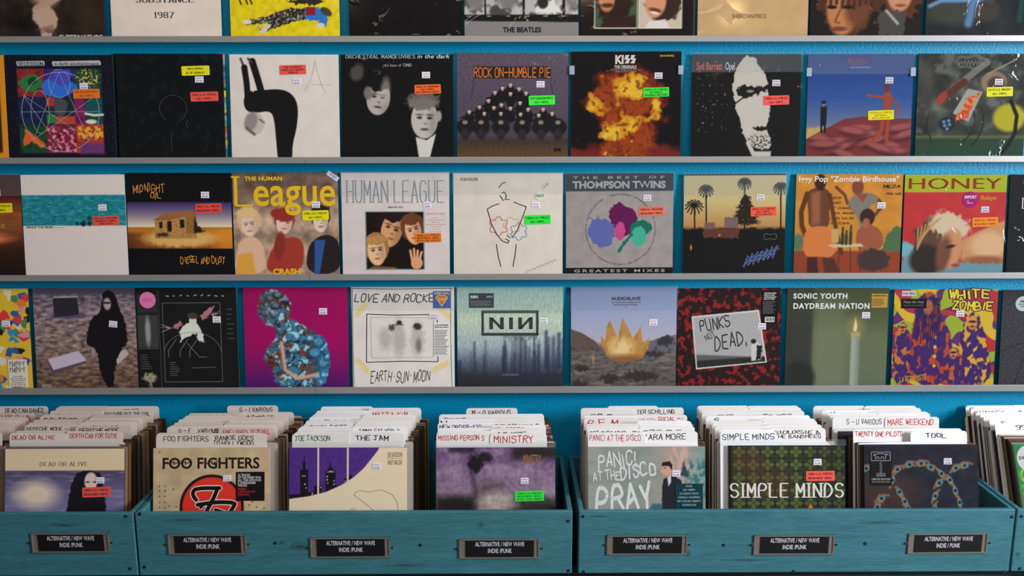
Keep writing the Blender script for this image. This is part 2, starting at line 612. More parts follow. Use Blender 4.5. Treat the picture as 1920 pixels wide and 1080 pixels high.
# ------------------------------------------------------------------ print canvas
class Cv:
    """Colours of a printed cover, computed on a grid; all drawing is in photograph pixels of that cover."""

    def __init__(self, box, n=140, seed=1):
        self.box, self.n = box, n
        x0, y0, x1, y1 = box
        self.X, self.Y = np.meshgrid(np.linspace(x0, x1, n), np.linspace(y0, y1, n))
        self.img = np.zeros((n, n, 3))
        self.rs = np.random.RandomState(seed)
        self.aa = 0.9 * (x1 - x0) / n

    def fill(self, c):
        self.img[:] = c
        return self

    def mix(self, m, c):
        m = np.clip(m, 0, 1)[..., None]
        self.img = self.img * (1 - m) + np.asarray(c, dtype=float) * m
        return self

    def noise(self, sx, sy=None, octv=4, rough=0.5):
        sy = sy or sx
        out, amp, tot = 0, 1.0, 0
        for o in range(octv):
            k = 2 ** o
            gx = (self.X - self.box[0]) / sx * k
            gy = (self.Y - self.box[1]) / sy * k
            A = self.rs.rand(int(gy.max()) + 3, int(gx.max()) + 3) * 6.28318
            ix, iy = gx.astype(int), gy.astype(int)
            fx, fy = gx - ix, gy - iy
            ux, uy = fx * fx * fx * (fx * (fx * 6 - 15) + 10), fy * fy * fy * (fy * (fy * 6 - 15) + 10)
            d = lambda i, j: np.cos(A[iy + j, ix + i]) * (fx - i) + np.sin(A[iy + j, ix + i]) * (fy - j)
            v = 0.5 + 1.05 * ((d(0, 0) * (1 - ux) + d(1, 0) * ux) * (1 - uy) + (d(0, 1) * (1 - ux) + d(1, 1) * ux) * uy)
            out = out + v * amp
            tot += amp
            amp *= rough
        return out / tot

    def grad(self, stops, axis='y'):
        t = self.Y if axis == 'y' else self.X
        p = [s[0] for s in stops]
        for k in range(3):
            self.img[..., k] = np.interp(t, p, [s[1][k] for s in stops])
        return self

    def edge(self, d, soft):
        return np.clip(0.5 - d / (soft or self.aa), 0, 1)

    def warp(self, amt, scale):
        if not amt:
            return self.X, self.Y
        return self.X + (self.noise(scale) - .5) * 2 * amt, self.Y + (self.noise(scale) - .5) * 2 * amt

    def m_rect(self, x0, y0, x1, y1, soft=None, rot=0):
        cx, cy = (x0 + x1) / 2, (y0 + y1) / 2
        dx, dy = self.X - cx, self.Y - cy
        c, s = math.cos(rot), math.sin(rot)
        a, b = abs(dx * c + dy * s) - (x1 - x0) / 2, abs(-dx * s + dy * c) - (y1 - y0) / 2
        return self.edge(np.maximum(a, b), soft)

    def rect(self, x0, y0, x1, y1, c, soft=None, rot=0, k=1.0):
        return self.mix(self.m_rect(x0, y0, x1, y1, soft, rot) * k, c)

    def m_ell(self, cx, cy, rx, ry, soft=None, rot=0, wob=0, ws=20):
        X, Y = self.warp(wob, ws)
        dx, dy = X - cx, Y - cy
        c, s = math.cos(rot), math.sin(rot)
        r = np.hypot((dx * c + dy * s) / rx, (-dx * s + dy * c) / ry)
        return self.edge((r - 1) * min(rx, ry), soft)

    def ell(self, cx, cy, rx, ry, c, soft=None, rot=0, k=1.0, wob=0, ws=20):
        return self.mix(self.m_ell(cx, cy, rx, ry, soft, rot, wob, ws) * k, c)

    def m_poly(self, pts, soft=None, wob=0, ws=20, sm=0):
        for _ in range(2 * sm):                 # round the corners of organic outlines
            q = []
            for (ax, ay), (bx, by) in zip(pts, pts[1:] + pts[:1]):
                q += [(ax * .75 + bx * .25, ay * .75 + by * .25), (ax * .25 + bx * .75, ay * .25 + by * .75)]
            pts = q
        X, Y = self.warp(wob, ws)
        inside = np.zeros(X.shape, bool)
        dist = np.full(X.shape, 1e9)
        n = len(pts)
        for i in range(n):
            (ax, ay), (bx, by) = pts[i], pts[(i + 1) % n]
            ex, ey = bx - ax, by - ay
            t = np.clip(((X - ax) * ex + (Y - ay) * ey) / (ex * ex + ey * ey + 1e-9), 0, 1)
            dist = np.minimum(dist, np.hypot(X - ax - t * ex, Y - ay - t * ey))
            cond = ((ay > Y) != (by > Y)) & (X < (bx - ax) * (Y - ay) / ((by - ay) if by != ay else 1e-9) + ax)
            inside ^= cond
        return self.edge(np.where(inside, -dist, dist), soft)

    def poly(self, pts, c, soft=None, wob=0, ws=20, k=1.0, sm=0):
        return self.mix(self.m_poly(pts, soft, wob, ws, sm) * k, c)

    def m_line(self, pts, w, soft=None, wob=0, ws=20):
        X, Y = self.warp(wob, ws)
        dist = np.full(X.shape, 1e9)
        for (ax, ay), (bx, by) in zip(pts[:-1], pts[1:]):
            ex, ey = bx - ax, by - ay
            t = np.clip(((X - ax) * ex + (Y - ay) * ey) / (ex * ex + ey * ey + 1e-9), 0, 1)
            dist = np.minimum(dist, np.hypot(X - ax - t * ex, Y - ay - t * ey))
        return self.edge(dist - w / 2, soft)

    def line(self, pts, w, c, soft=None, k=1.0, wob=0, ws=20):
        return self.mix(self.m_line(pts, w, soft, wob, ws) * k, c)

    def mottle(self, amt, sx=6, sy=None, octv=3):
        self.img *= (1 + (self.noise(sx, sy, octv) - .5) * 2 * amt)[..., None]
        return self

    def face(self, cx, cy, rx, ry, skin, hair, tilt=0.0, hair_k=1.25, feat=(40, 28, 24), soft=2.0, lip=None):
        """A plain made-up head: hair mass, oval face, smudged eyes, nose and mouth."""
        c, s = math.cos(tilt), math.sin(tilt)
        q = lambda u, v: (cx + (u * c - v * s) * rx, cy + (u * s + v * c) * ry)
        hx, hy = q(0, -.28)
        if hair is not None:
            self.ell(hx, hy, rx * hair_k, ry * 1.05, hair, soft, tilt, wob=rx * .12, ws=rx * .5)
        self.ell(cx, cy, rx, ry, skin, soft, tilt)
        if hair is not None:
            hx, hy = q(-.1, -.85)
            self.ell(hx, hy, rx * .95, ry * .42, hair, soft, tilt, wob=rx * .2, ws=rx * .5)
        for u in (-.38, .38):
            x, y = q(u, -.08)
            self.ell(x, y, rx * .2, ry * .075, feat, soft, tilt, .9)
            x, y = q(u, -.24)
            self.ell(x, y, rx * .27, ry * .04, feat, soft, tilt, .8)
        x, y = q(.06, .22)
        self.ell(x, y, rx * .14, ry * .06, feat, soft, tilt, .35)
        x, y = q(0, .52)
        self.ell(x, y, rx * .3, ry * .07, lip or feat, soft, tilt, .75)
        x, y = q(.62, .1)
        self.ell(x, y, rx * .35, ry * .8, feat, rx * .5, tilt, .25)
        return self

# ------------------------------------------------------------------ record sleeves
SIZE = 0.315
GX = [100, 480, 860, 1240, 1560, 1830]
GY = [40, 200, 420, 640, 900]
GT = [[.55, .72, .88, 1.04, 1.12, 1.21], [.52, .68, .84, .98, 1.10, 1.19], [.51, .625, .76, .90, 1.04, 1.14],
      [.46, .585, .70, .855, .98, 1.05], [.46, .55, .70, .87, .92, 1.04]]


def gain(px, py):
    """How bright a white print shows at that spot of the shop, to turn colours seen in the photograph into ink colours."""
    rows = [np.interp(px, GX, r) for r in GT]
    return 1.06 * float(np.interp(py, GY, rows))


INK = (34, 30, 34)
ORANGE, GREEN, YELLOW, CORAL = (250, 128, 48), (66, 226, 62), (232, 222, 22), (250, 96, 82)


class Sleeve:
    def __init__(self, box, seed=1, n=140):
        self.box = box
        self.cv = Cv(box, n, seed)
        self.let = MB()
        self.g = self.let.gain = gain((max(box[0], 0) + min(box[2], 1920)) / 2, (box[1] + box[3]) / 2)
        self.W = SIZE
        self.H = SIZE
        self.edge = (40, 38, 38)
        self.st = []
        self.wrap = False
        self.gloss = False
        self.flap = 0.0
        self.tape = False
        self.lip = 0.0

    def mp(self, px, py):
        x0, y0, x1, y1 = self.box
        return ((px - x0) / (x1 - x0) - .5) * self.W, self.H * (1 - (py - y0) / (y1 - y0))

    def t(self, s, x, y, cap, col, over=0, **kw):
        put_text(self.let, s, x, y, cap, col, self.mp, -0.0024 - over, **kw)
        return self

    def ink(self, pts, w, col, over=0):
        """A drawn line printed crisply on the cover."""
        tr = ribbon(pts, w)
        vs = []
        for t in tr:
            for (u, v) in t:
                a, b = self.mp(u, v)
                vs.append((a, -0.0023 - 3e-6 * (len(vs) // 3 % 12) - over, b))
        self.let.add(vs, [(3 * i, 3 * i + 1, 3 * i + 2) for i in range(len(vs) // 3)], col)
        return self

    def shape(self, pts, col, yo=-0.0023):
        v = [(*self.mp(a, b),) for a, b in pts]
        self.let.add([(a, yo, b) for a, b in v], [tuple(range(len(v)))], col)
        return self

    def note(self, x, y, col, lines=("", ""), ink=INK, w=49, h=17.5, rot=0.03):
        self.st.append(('note_sticker', x, y, w, h, col, lines, ink, rot))
        return self

    def price(self, x, y, rot=0.0):
        self.st.append(('price_sticker', x, y, 15, 12, None, None, None, rot))
        return self

    def promo(self, x, y, w, h, col, draw=None, round_=False, rot=0.0):
        self.st.append(('promo_sticker', x, y, w, h, col, draw, round_, rot))
        return self

    def build(self, root):
        W, H, cv, n = self.W, self.H, self.cv, self.cv.n
        # the card itself: a printed front on a fine grid, turned edges and a back
        gx, gz = np.meshgrid(np.linspace(-W / 2, W / 2, n), np.linspace(H, 0, n))
        front = np.stack([gx.ravel(), np.full(n * n, -0.002), gz.ravel()], 1)
        idx = np.arange(n * n).reshape(n, n)
        q = np.stack([idx[1:, :-1], idx[1:, 1:], idx[:-1, 1:], idx[:-1, :-1]], -1).reshape(-1, 4)
        m = MB()
        m.gain = self.g
        m.v.append(front); m.n = n * n
        m.c.append(cv.img.reshape(-1, 3).clip(3, 255))
        m.f = [tuple(r) for r in q.tolist()]
        e = 0.0018
        P = [(-W / 2, -e, 0), (W / 2, -e, 0), (W / 2, -e, H), (-W / 2, -e, H), (-W / 2, .002, 0), (W / 2, .002, 0), (W / 2, .002, H), (-W / 2, .002, H)]
        m.add(P, [(0, 1, 5, 4), (1, 2, 6, 5), (2, 3, 7, 6), (3, 0, 4, 7), (4, 5, 6, 7)], self.edge)
        m.build('cover', M_gloss if self.gloss else M_print, root)
        if self.let.n:
            self.let.v = [v * [W / SIZE, 1, H / SIZE] for v in self.let.v]
            self.let.build('lettering', M_print, root)
        for (kind, x, y, w, h, col, extra, ink, rot) in self.st:
            c, s = math.cos(rot), math.sin(rot)

            def lp(u, v):   # sticker pixels (v down, centred) to local x, z
                return self.mp(x + u * c + v * s, y - u * s + v * c)
            b = MB(); b.gain = self.g
            d = MB(); d.gain = self.g
            if kind == 'price_sticker':
                k = 4
                pts = [(-w / 2, -h / 2), (w / 2, -h / 2), (w / 2, h / 2)] + [(w / 2 - w * i / 8, h / 2 - (.7 if i % 2 else 0)) for i in range(1, 8)] + [(-w / 2, h / 2)]
                b.prism([lp(*p) for p in pts], -0.0030, -0.0021, (222, 216, 224))
                for q in range(5):
                    tr = ribbon([(-w * .36 + q * w * .15, -h * .2), (-w * .36 + (q + .6) * w * .15, -h * .2)], 1.3)
                    vs = [(lp(a, b_)[0], -.0033, lp(a, b_)[1]) for t in tr for a, b_ in t]
                    d.add(vs, [(3 * i, 3 * i + 1, 3 * i + 2) for i in range(len(vs) // 3)], (176, 120, 164))
                d_y = h * .36
                put_text(d, '$%d.98' % (8 + int(abs(x * 7 + y)) % 21), 0, d_y, 3.2, (92, 90, 98), lp, -0.0033, fit=w * .66, anchor='c')
                o = b.build('price_sticker', M_print, root)
                d.build('price_print', M_print, o)
            elif kind == 'note_sticker':
                r = 1.6
                pts = []
                for (sx_, sy_, a0) in ((1, -1, -90), (1, 1, 0), (-1, 1, 90), (-1, -1, 180)):
                    for i in range(4):
                        a = math.radians(a0 + 30 * i)
                        pts.append((sx_ * (w / 2 - r) + r * math.cos(a), sy_ * (h / 2 - r) + r * math.sin(a)))
                b.prism([lp(*p) for p in pts], -0.0030, -0.0021, col)
                o = b.build('note_sticker', M_print, root)
                lines = [l for l in extra if l]
                for i, l in enumerate(lines):
                    yy = (i + .5 - len(lines) / 2) * (h * .84 / max(len(lines), 2)) + 1.8
                    cap = 3.4 if len(lines) < 3 else 2.9
                    put_text(d, l, 0, yy, cap, ink, lp, -0.0033, font='hand', fit=min(w * .86, len(l) * 3.0), anchor='c', w=.16, wob=.15)
                if d.n:
                    d.build('handwriting', M_print, o)
            else:
                if ink:
                    pts = [(w / 2 * math.cos(i * math.pi / 18), h / 2 * math.sin(i * math.pi / 18)) for i in range(36)]
                else:
                    pts = [(-w / 2, -h / 2), (w / 2, -h / 2), (w / 2, h / 2), (-w / 2, h / 2)]
                b.prism([lp(*p) for p in pts], -0.0030, -0.0021, col)
                o = b.build('promo_sticker', M_print, root)
                if extra:
                    extra(d, lp, w, h)
                    d.build('sticker_print', M_print, o)
        a, zt = W / 2 + .003, H + .004
        y0, y1 = -.0046, .0036
        w_ = root
        if self.wrap:
            m = MB()
            nx, nz = 12, 12
            X, Z = np.meshgrid(np.linspace(-a, a, nx), np.linspace(0.0, zt, nz))
            rs = np.random.RandomState(int(abs(self.box[0])) + 3)
            Yv = y0 - rs.rand(nz, nx) * .0012
            i = np.arange(nx * nz).reshape(nz, nx)
            m.add(np.stack([X.ravel(), Yv.ravel(), Z.ravel()], 1), np.stack([i[:-1, :-1], i[:-1, 1:], i[1:, 1:], i[1:, :-1]], -1).reshape(-1, 4).tolist())
            m.add([(-a, y0, 0), (-a, y0, zt), (-a, y1, zt), (-a, y1, 0), (a, y0, 0), (a, y0, zt), (a, y1, zt), (a, y1, 0)],
                  [(0, 1, 2, 3), (4, 7, 6, 5), (3, 2, 6, 7)])
            w_ = m.build('plastic_wrap', M_film, root)
        if self.lip:
            f = MB()
            f.add([(-a, y0, H), (a, y0, H), (a, -.001, zt + self.lip), (-a, -.001, zt + self.lip)], [(0, 1, 2, 3)])
            f.build('open_lip', M_flap, w_)
        if self.flap:
            fz = H * (1 - self.flap)
            f = MB()
            f.add([(-a, -.0064, fz), (a, -.0064, fz), (a, -.0062, zt), (-a, -.0062, zt)], [(0, 1, 2, 3)])
            f.build('plastic_flap', M_flap, w_)
        if self.tape:
            for sx in (-1, 1):
                f = MB()
                xa = sx * (a - .012)
                f.box(min(xa, xa + sx * .014), max(xa, xa + sx * .014), -.0072, -.0066, H * .79, H * .87)
                f.build('tape', M_tape, w_)
        return root


def g8(s, x, y, r, col, k=8, amp=.35, n=48, **kw):
    """Wavy outline of a blossom-like drawn line."""
    p = [(x + r * (1 + amp * abs(math.sin(k / 2 * t))) * math.cos(t), y + r * (1 + amp * abs(math.sin(k / 2 * t))) * math.sin(t)) for t in np.linspace(0, 2 * math.pi, n)]
    return s.ink(p, 1.3, col)


HID = [8, 8, 8, 8]
FILMED = (28, 29, 30, 47, 48, 50, 84, 87)      # sleeves whose loose clear outer bag shows
SL = []      # (sleeve, row, label)


def new(box, row, label, seed=1, n=140, wrap=True, flap=0.0, tape=False, edge=(40, 38, 38)):
    box = (box[0], box[1], box[2], box[3] + HID[row])   # the ledge lip hides the foot of the sleeve
    s = Sleeve(box, seed, n)
    s.wrap, s.flap, s.tape, s.edge = wrap and seed in FILMED, flap, tape, edge
    s.gloss = wrap and not s.wrap
    SL.append((s, row, label))
    return s, s.cv


# ---- topmost row (only its lower part is inside the photograph)
s, c = new((-15, -140, 195, 72), 0, "dark brown record sleeve with a pale arm shape, first sleeve on the highest ledge", 11, 110)
c.fill((30, 24, 20)).mottle(.5, 40)
c.mix(c.noise(60) * .5 * (c.X > 90), (66, 48, 32))
c.ell(88, -20, 30, 36, (150, 122, 104), 16)
c.line([(72, 22), (100, 2), (128, -14)], 17, (150, 122, 104), 3)
c.poly([(66, 22), (98, 14), (111, 40), (98, 74), (78, 76), (72, 48), (62, 38)], (160, 132, 114), 3, 4, 20)
for i in range(7):
    c.line([(70 + i * 4, 60 + i % 3 * 3), (100 + i, 52 + i * 3)], 1.5, (78, 58, 52), 1.5)
s.t('SUPERNATURE', 111, 76.5, 6.5, (212, 205, 196), fit=80, bold=.02)

s, c = new((210, -142, 416, 71), 0, "plain cream record sleeve with wide-spaced black serif letters on the highest ledge", 12, 90, edge=(190, 178, 165))
c.fill((198, 184, 170)).mottle(.04, 50)
s.t('SUBSTANCE', 312, 6.5, 9.5, (44, 40, 44), font='serif', fit=108, anchor='c', w=.2)
s.t('1987', 310, 36, 10.5, (44, 40, 44), font='serif', fit=35, anchor='c', w=.2)

s, c = new((433, -142, 638, 67), 0, "yellow record sleeve with black, blue and red sprawled print on the highest ledge", 13, 150, edge=(60, 110, 100))
c.fill((208, 186, 22)).mottle(.1, 12)
k = (40, 36, 30)
c.poly([(460, 38), (500, 32), (540, 14), (575, 16), (576, 36), (540, 44), (496, 60), (486, 56), (506, 44), (462, 46)], k, 1.5, 4, 9)
c.mix(c.m_poly([(460, 38), (500, 32), (540, 14), (575, 16), (576, 36), (540, 44), (496, 60)], 2) * np.clip((c.noise(5) - .52) * 6, 0, 1), (150, 142, 130))
c.poly([(484, 62), (500, 44), (510, 46), (496, 64)], (196, 186, 160), 1.5)
c.ell(464, 41, 9, 4.5, (205, 196, 180), 1.5)
c.poly([(572, 14), (600, 12), (616, 32), (612, 50), (598, 52), (600, 38), (574, 38)], (34, 108, 178), 1.5, 3, 8)
c.rect(575, 13, 593, 29, (128, 26, 40), 1.5)
c.poly([(540, 2), (590, -6), (612, 4), (590, 10), (556, 8)], k, 1.5, 5, 8)
c.ell(613, 22, 12, 7, (60, 56, 50), 2, .6)
c.ell(602, 48, 8, 5, (200, 188, 170), 1.5)
for x in (450, 462, 470):
    c.line([(x, -4), (x + 4, 7)], 3, k, 1.5)

s, c = new((655, -142, 868, 65), 0, "plain black record sleeve standing on the highest ledge", 14, 60)
c.fill((16, 15, 15)).mottle(.3, 30)

s, c = new((871, -142, 1085, 65), 0, "black and grey record sleeve with a film-strip print on the highest ledge", 15, 130)
c.fill((22, 20, 20))
c.rect(860, 39, 1100, 80, (128, 124, 122), .8, .012)
for x0, x1, sd in ((862, 908, 0), (912, 980, 1), (984, 1054, 2), (1060, 1084, 3)):
    m = c.m_rect(x0, -50, x1, 26, 1)
    c.mix(m, (176, 172, 168))
    c.mix(m * np.clip((c.noise(22) - .45) * 5, 0, 1), (72, 68, 66))
    c.mix(m * c.m_ell((x0 + x1) / 2 + 6, -8, 18, 24, 8), (120, 116, 112))
c.poly([(1000, 24), (1012, 2), (1040, 0), (1055, 24)], (214, 210, 204), 3, 4, 8)
c.ell(1018, 4, 10, 11, (40, 38, 38), 3)
for i, x in enumerate((874, 912, 948, 984, 1018, 1052)):
    s.t('%dA' % (11 + i), x, 30, 2.6, (200, 198, 196), fit=9)
s.t('THE BEATLES', 979, 59, 9.5, (24, 22, 24), fit=72, anchor='c', bold=.03)

s, c = new((1088, -142, 1302, 64), 0, "black record sleeve with two colour portrait squares on the highest ledge", 16, 130)
c.fill((24, 18, 16))
c.rect(1300, -200, 1310, 80, (90, 70, 40), 2)
for x0, x1, bg, hx in ((1115, 1194, (70, 84, 60), 1150), (1198, 1277, (196, 180, 160), 1240)):
    c.rect(x0 - 1.6, -90, x1 + 1.6, 51.5, (214, 206, 196))
    c.rect(x0, -90, x1, 49.5, bg)
m = c.m_rect(1115, -90, 1194, 49.5)
c.mix(m * c.m_ell(1150, 0, 34, 40, 5, 0, 8, 14), (44, 28, 22))
c.mix(m * c.m_poly([(1118, 60), (1132, 36), (1190, 26), (1194, 60)], 4), (48, 30, 26))
c.mix(m * c.m_ell(1137, -4, 15, 24, 4), (196, 128, 82))
c.mix(m * c.m_ell(1138, 8, 12, 4, 3), (70, 40, 30))
m = c.m_rect(1198, -90, 1277, 49.5)
c.mix(m * c.m_ell(1244, 0, 34, 36, 5, 0, 8, 14), (52, 38, 32))
c.mix(m * c.m_ell(1229, 4, 19, 28, 4, .2), (206, 142, 104))
c.mix(m * c.m_ell(1228, 17, 12, 4, 3, .2), (92, 56, 44))
c.mix(m * c.m_ell(1227, 22, 8, 2.5, 2, .2), (230, 216, 204))
c.mix(m * c.m_poly([(1204, 60), (1216, 38), (1246, 34), (1262, 60)], 3), (216, 206, 198))

s, c = new((1307, -142, 1514, 66), 0, "tan record sleeve with small thin grey lettering on the highest ledge", 17, 80, edge=(150, 120, 80))
c.fill((196, 160, 112)).mottle(.05, 40)
s.t('SHERIDAN/PRICE', 1404, 34, 8, (110, 88, 62), fit=65, anchor='c')

s, c = new((1517, -142, 1727, 66), 0, "dark record sleeve with two shaggy brown-haired faces on the highest ledge", 18, 140)
c.fill((34, 27, 25))
c.ell(1590, -20, 62, 76, (78, 48, 30), 8, 0, 14, 18)
c.ell(1578, 12, 30, 56, (186, 122, 76), 6)
c.ell(1606, 10, 24, 44, (110, 66, 42), 14)
for i in range(9):
    c.line([(1548 + i * 11, -60), (1544 + i * 11, 4 + (i * 7) % 12)], 6, (70, 42, 26), 4)
for x in (1558, 1588):
    c.ell(x, 13, 9, 3.5, (34, 22, 18), 2)
c.ell(1572, 54, 16, 4.5, (120, 62, 48), 3)
c.line([(1574, 18), (1564, 40), (1572, 43)], 3, (110, 66, 44), 3)
c.ell(1690, -28, 40, 54, (88, 50, 30), 6, 0, 10, 16)
c.ell(1684, -14, 24, 36, (196, 140, 104), 5)
c.ell(1686, 10, 10, 3, (140, 72, 60), 2)
c.poly([(1648, 68), (1644, 30), (1660, 16), (1700, 24), (1690, 68)], (74, 70, 68), 3, 6, 10)
c.line([(1660, 20), (1682, 44)], 5, (170, 162, 156), 3)

s, c = new((1733, -142, 1946, 67), 0, "dark teal record sleeve with a blurred light blue cloth print on the highest ledge", 19, 110)
c.fill((36, 40, 42)).mottle(.3, 40)
c.mix(c.m_ell(1790, 24, 60, 24, 16) * .8, (70, 72, 62))
c.line([(1740, 12), (1760, 2), (1830, 1), (1856, 4)], 7, (110, 148, 190), 5)
c.line([(1822, 2), (1818, 24), (1814, 46)], 14, (92, 130, 172), 7)
c.ell(1850, 20, 22, 22, (64, 58, 52), 10)
c.line([(1915, -20), (1910, 40)], 10, (30, 70, 62), 8)

# ---- second row
s, c = new((-188, 106, 14, 297), 1, "orange-bordered dark record sleeve showing only its right-hand edge, second ledge", 21, 70)
c.fill((206, 132, 28))
c.rect(-178, 116, 4, 288, (46, 32, 22))

s, c = new((20, 105, 218, 296), 1, "black record sleeve with nine bright picture tiles and a thin circle, second ledge", 22, 170)
c.fill((15, 17, 27))
c.mix(np.clip((c.noise(2.6, 2.6, 2) - .82) * 8, 0, 1), (70, 74, 84))
tl = [((40, 131, 90, 183), (120, 36, 34)), ((90, 131, 146, 184), (50, 34, 108)), ((146, 131, 196, 183), (22, 52, 42)),
      ((40, 183, 90, 234), (24, 32, 62)), ((90, 183, 146, 235), (26, 40, 44)), ((144, 186, 164, 236), (104, 30, 74)), ((164, 183, 196, 236), (22, 68, 70)),
      ((40, 234, 90, 288), (24, 58, 34)), ((90, 235, 146, 288), (104, 30, 42)), ((146, 234, 196, 288), (150, 50, 30))]
for (b, k) in tl:
    m = c.m_rect(*b, soft=2.5)
    c.mix(m, k)
    c.mix(m * np.clip((c.noise(14) - .5) * 4, 0, 1) * .5, [v * .5 for v in k])
c.ell(65, 158, 17, 15, (36, 98, 48), 4, 0, 8, 8)
c.ell(66, 155, 9, 8, (20, 52, 30), 3, 0, 6, 6)
c.ell(118, 165, 30, 16, (38, 88, 170), 5, 0, 8, 9)
c.ell(122, 146, 16, 12, (60, 60, 150), 5, 0, 5, 9)
c.mix(c.m_ell(172, 148, 22, 16, 10) * np.clip((c.noise(5) - .5) * 6, 0, 1), (176, 158, 60))
c.rect(92, 184, 108, 200, (150, 44, 36), 2)
c.rect(108, 219, 144, 234, (150, 60, 40), 2)
c.rect(92, 216, 108, 232, (38, 104, 52), 2)
c.ell(118, 202, 12, 16, (60, 62, 64), 4, 0, 4, 6)
c.line([(164, 214), (180, 217), (196, 216)], 4, (208, 200, 176), 2)
c.ell(174, 229, 10, 4, (206, 200, 172), 2)
c.poly([(50, 242), (86, 270), (82, 280), (62, 266), (46, 276)], (210, 88, 40), 2, 3, 8)
c.mix(c.m_rect(92, 240, 145, 286, 3) * np.clip((c.noise(8) - .5) * 6, 0, 1), (196, 120, 150))
c.mix(c.m_rect(148, 238, 195, 262, 4) * np.clip((c.noise(8) - .42) * 6, 0, 1), (206, 160, 44))
c.mix(c.m_rect(152, 268, 196, 290, 5) * .8, (74, 44, 104))
wl = (150, 152, 160)
s.ink([(118 + 72 * math.cos(t), 211 + 74 * math.sin(t)) for t in np.linspace(0, 2 * math.pi, 60)], .7, wl)
s.ink([(118 + 20 * math.cos(t), 158 + 26 * math.sin(t)) for t in np.linspace(0, 2 * math.pi, 40)], .6, wl)
s.ink([(80 + 17 * math.cos(t), 211 + 40 * math.sin(t)) for t in np.linspace(0, 2 * math.pi, 40)], .6, wl)
for a, b in (((44, 211), (190, 210)), ((118, 137), (66, 262)), ((118, 137), (168, 262)), ((66, 262), (186, 180)), ((168, 262), (50, 180)), ((118, 284), (50, 180))):
    s.ink([a, b], .5, wl)
s.shape([(41, 117), (91, 116), (93, 119), (92, 125), (42, 126), (40, 121)], (146, 144, 142))
s.shape([(107, 117), (194, 115), (197, 119), (196, 124), (108, 126), (106, 121)], (146, 144, 142))
s.t('SECESSION', 43.5, 124.5, 6, (26, 26, 30), font='hand', fit=46, w=.17)
s.t('a dark enchantment', 111, 124, 5.4, (26, 26, 30), fit=82, bold=.01)
s.note(167.5, 177, ORANGE, ('1985 BELGIUM PRESS', 'VG+ VINYL'), (120, 60, 24)).price(163, 163)

s, c = new((222, 101, 428, 294), 1, "multicoloured block-edged record sleeve peeking out behind the all-black sleeve, second ledge", 23, 70, wrap=False)
c.fill((20, 20, 20))
cells = [(200, 120, 140), (60, 140, 110), (90, 60, 130), (90, 60, 130), (120, 100, 80), (20, 20, 20), (205, 190, 40), (90, 140, 90), (110, 160, 170), (90, 70, 60), (120, 150, 170), (60, 140, 110), (180, 80, 60), (60, 110, 90), (200, 170, 50), (110, 60, 60), (60, 120, 110)]
for i, k in enumerate(cells):
    c.rect(418, 101 + i * 11.4, 430, 101 + (i + 1) * 11.4, k)
    if i % 2:
        c.rect(423, 101 + i * 11.4, 430, 101 + (i + .6) * 11.4, cells[(i * 5 + 3) % 17])

s, c = new((230, 102, 418, 294), 1, "all-black record sleeve with a thin embossed circle, yellow and coral notes, second ledge", 24, 110)
c.fill((15, 16, 17))
c.mix(np.clip((c.noise(18) - .55) * 3, 0, 1) * .35, (40, 46, 46))
g = (58, 66, 66)
s.ink([(328 + 24 * math.cos(t), 203 + 25 * math.sin(t)) for t in np.linspace(2.2, 7.4, 40)], .8, g)
s.ink([(355 + 5 * math.cos(t), 232 + 6 * math.sin(t)) for t in np.linspace(1.8, 4.6, 14)], .8, g)
s.ink([(323, 284), (323, 250), (326, 247)], .7, g)
s.note(370, 132.5, (214, 206, 30), ('NEW ORDER', 'BLUE MONDAY')).price(376, 149).note(384, 180.5, CORAL, ('1983 U.S. PRESS', 'VG+ VINYL'))

s, c = new((435, 104, 638, 294), 1, "pale grey record sleeve with a black bent-over figure, second ledge", 25, 160, edge=(180, 176, 172))
c.fill((200, 190, 181)).mottle(.03, 30)
k = (22, 21, 22)
c.poly([(458, 190), (466, 172), (490, 170), (530, 167), (552, 177), (562, 200), (558, 240), (549, 270), (548, 304), (521, 304), (519, 270), (516, 222), (508, 208), (484, 212), (464, 210)], k, 1.4, sm=1)
c.line([(462.5, 128), (466, 156), (468, 196)], 11.5, k, 1.3)
c.line([(477.5, 117), (487, 150), (496, 184)], 13, k, 1.3)
c.line([(471, 132), (476, 156), (478, 172)], 2.6, (205, 198, 190), 1.2)
c.ell(479, 232, 18, 21, (176, 168, 162), 2)
c.ell(472, 228, 12, 18, (120, 112, 108), 5, .3, .8)
c.line([(464, 240), (478, 252)], 5, (90, 84, 80), 3)
c.line([(488, 224), (497, 230)], 2, (60, 56, 54), 2)
c.line([(456, 112), (460, 122)], 4, (60, 56, 54), 2)
c.line([(470, 112), (476, 118)], 4, (60, 56, 54), 2)
for x0 in (566,):
    s.ink([(x0 + 8, 172), (x0 + 20, 150), (x0 + 26, 128), (x0 + 28, 116), (x0 + 31, 130), (x0 + 40, 160), (x0 + 48, 175)], .6, (150, 140, 120))
s.ink([(586, 159), (625, 160)], .5, (130, 124, 116))
s.note(553, 132, CORAL, ('THE CURRENT', 'RARE U.K. IMPORT', 'SINGLE')).price(560, 154)

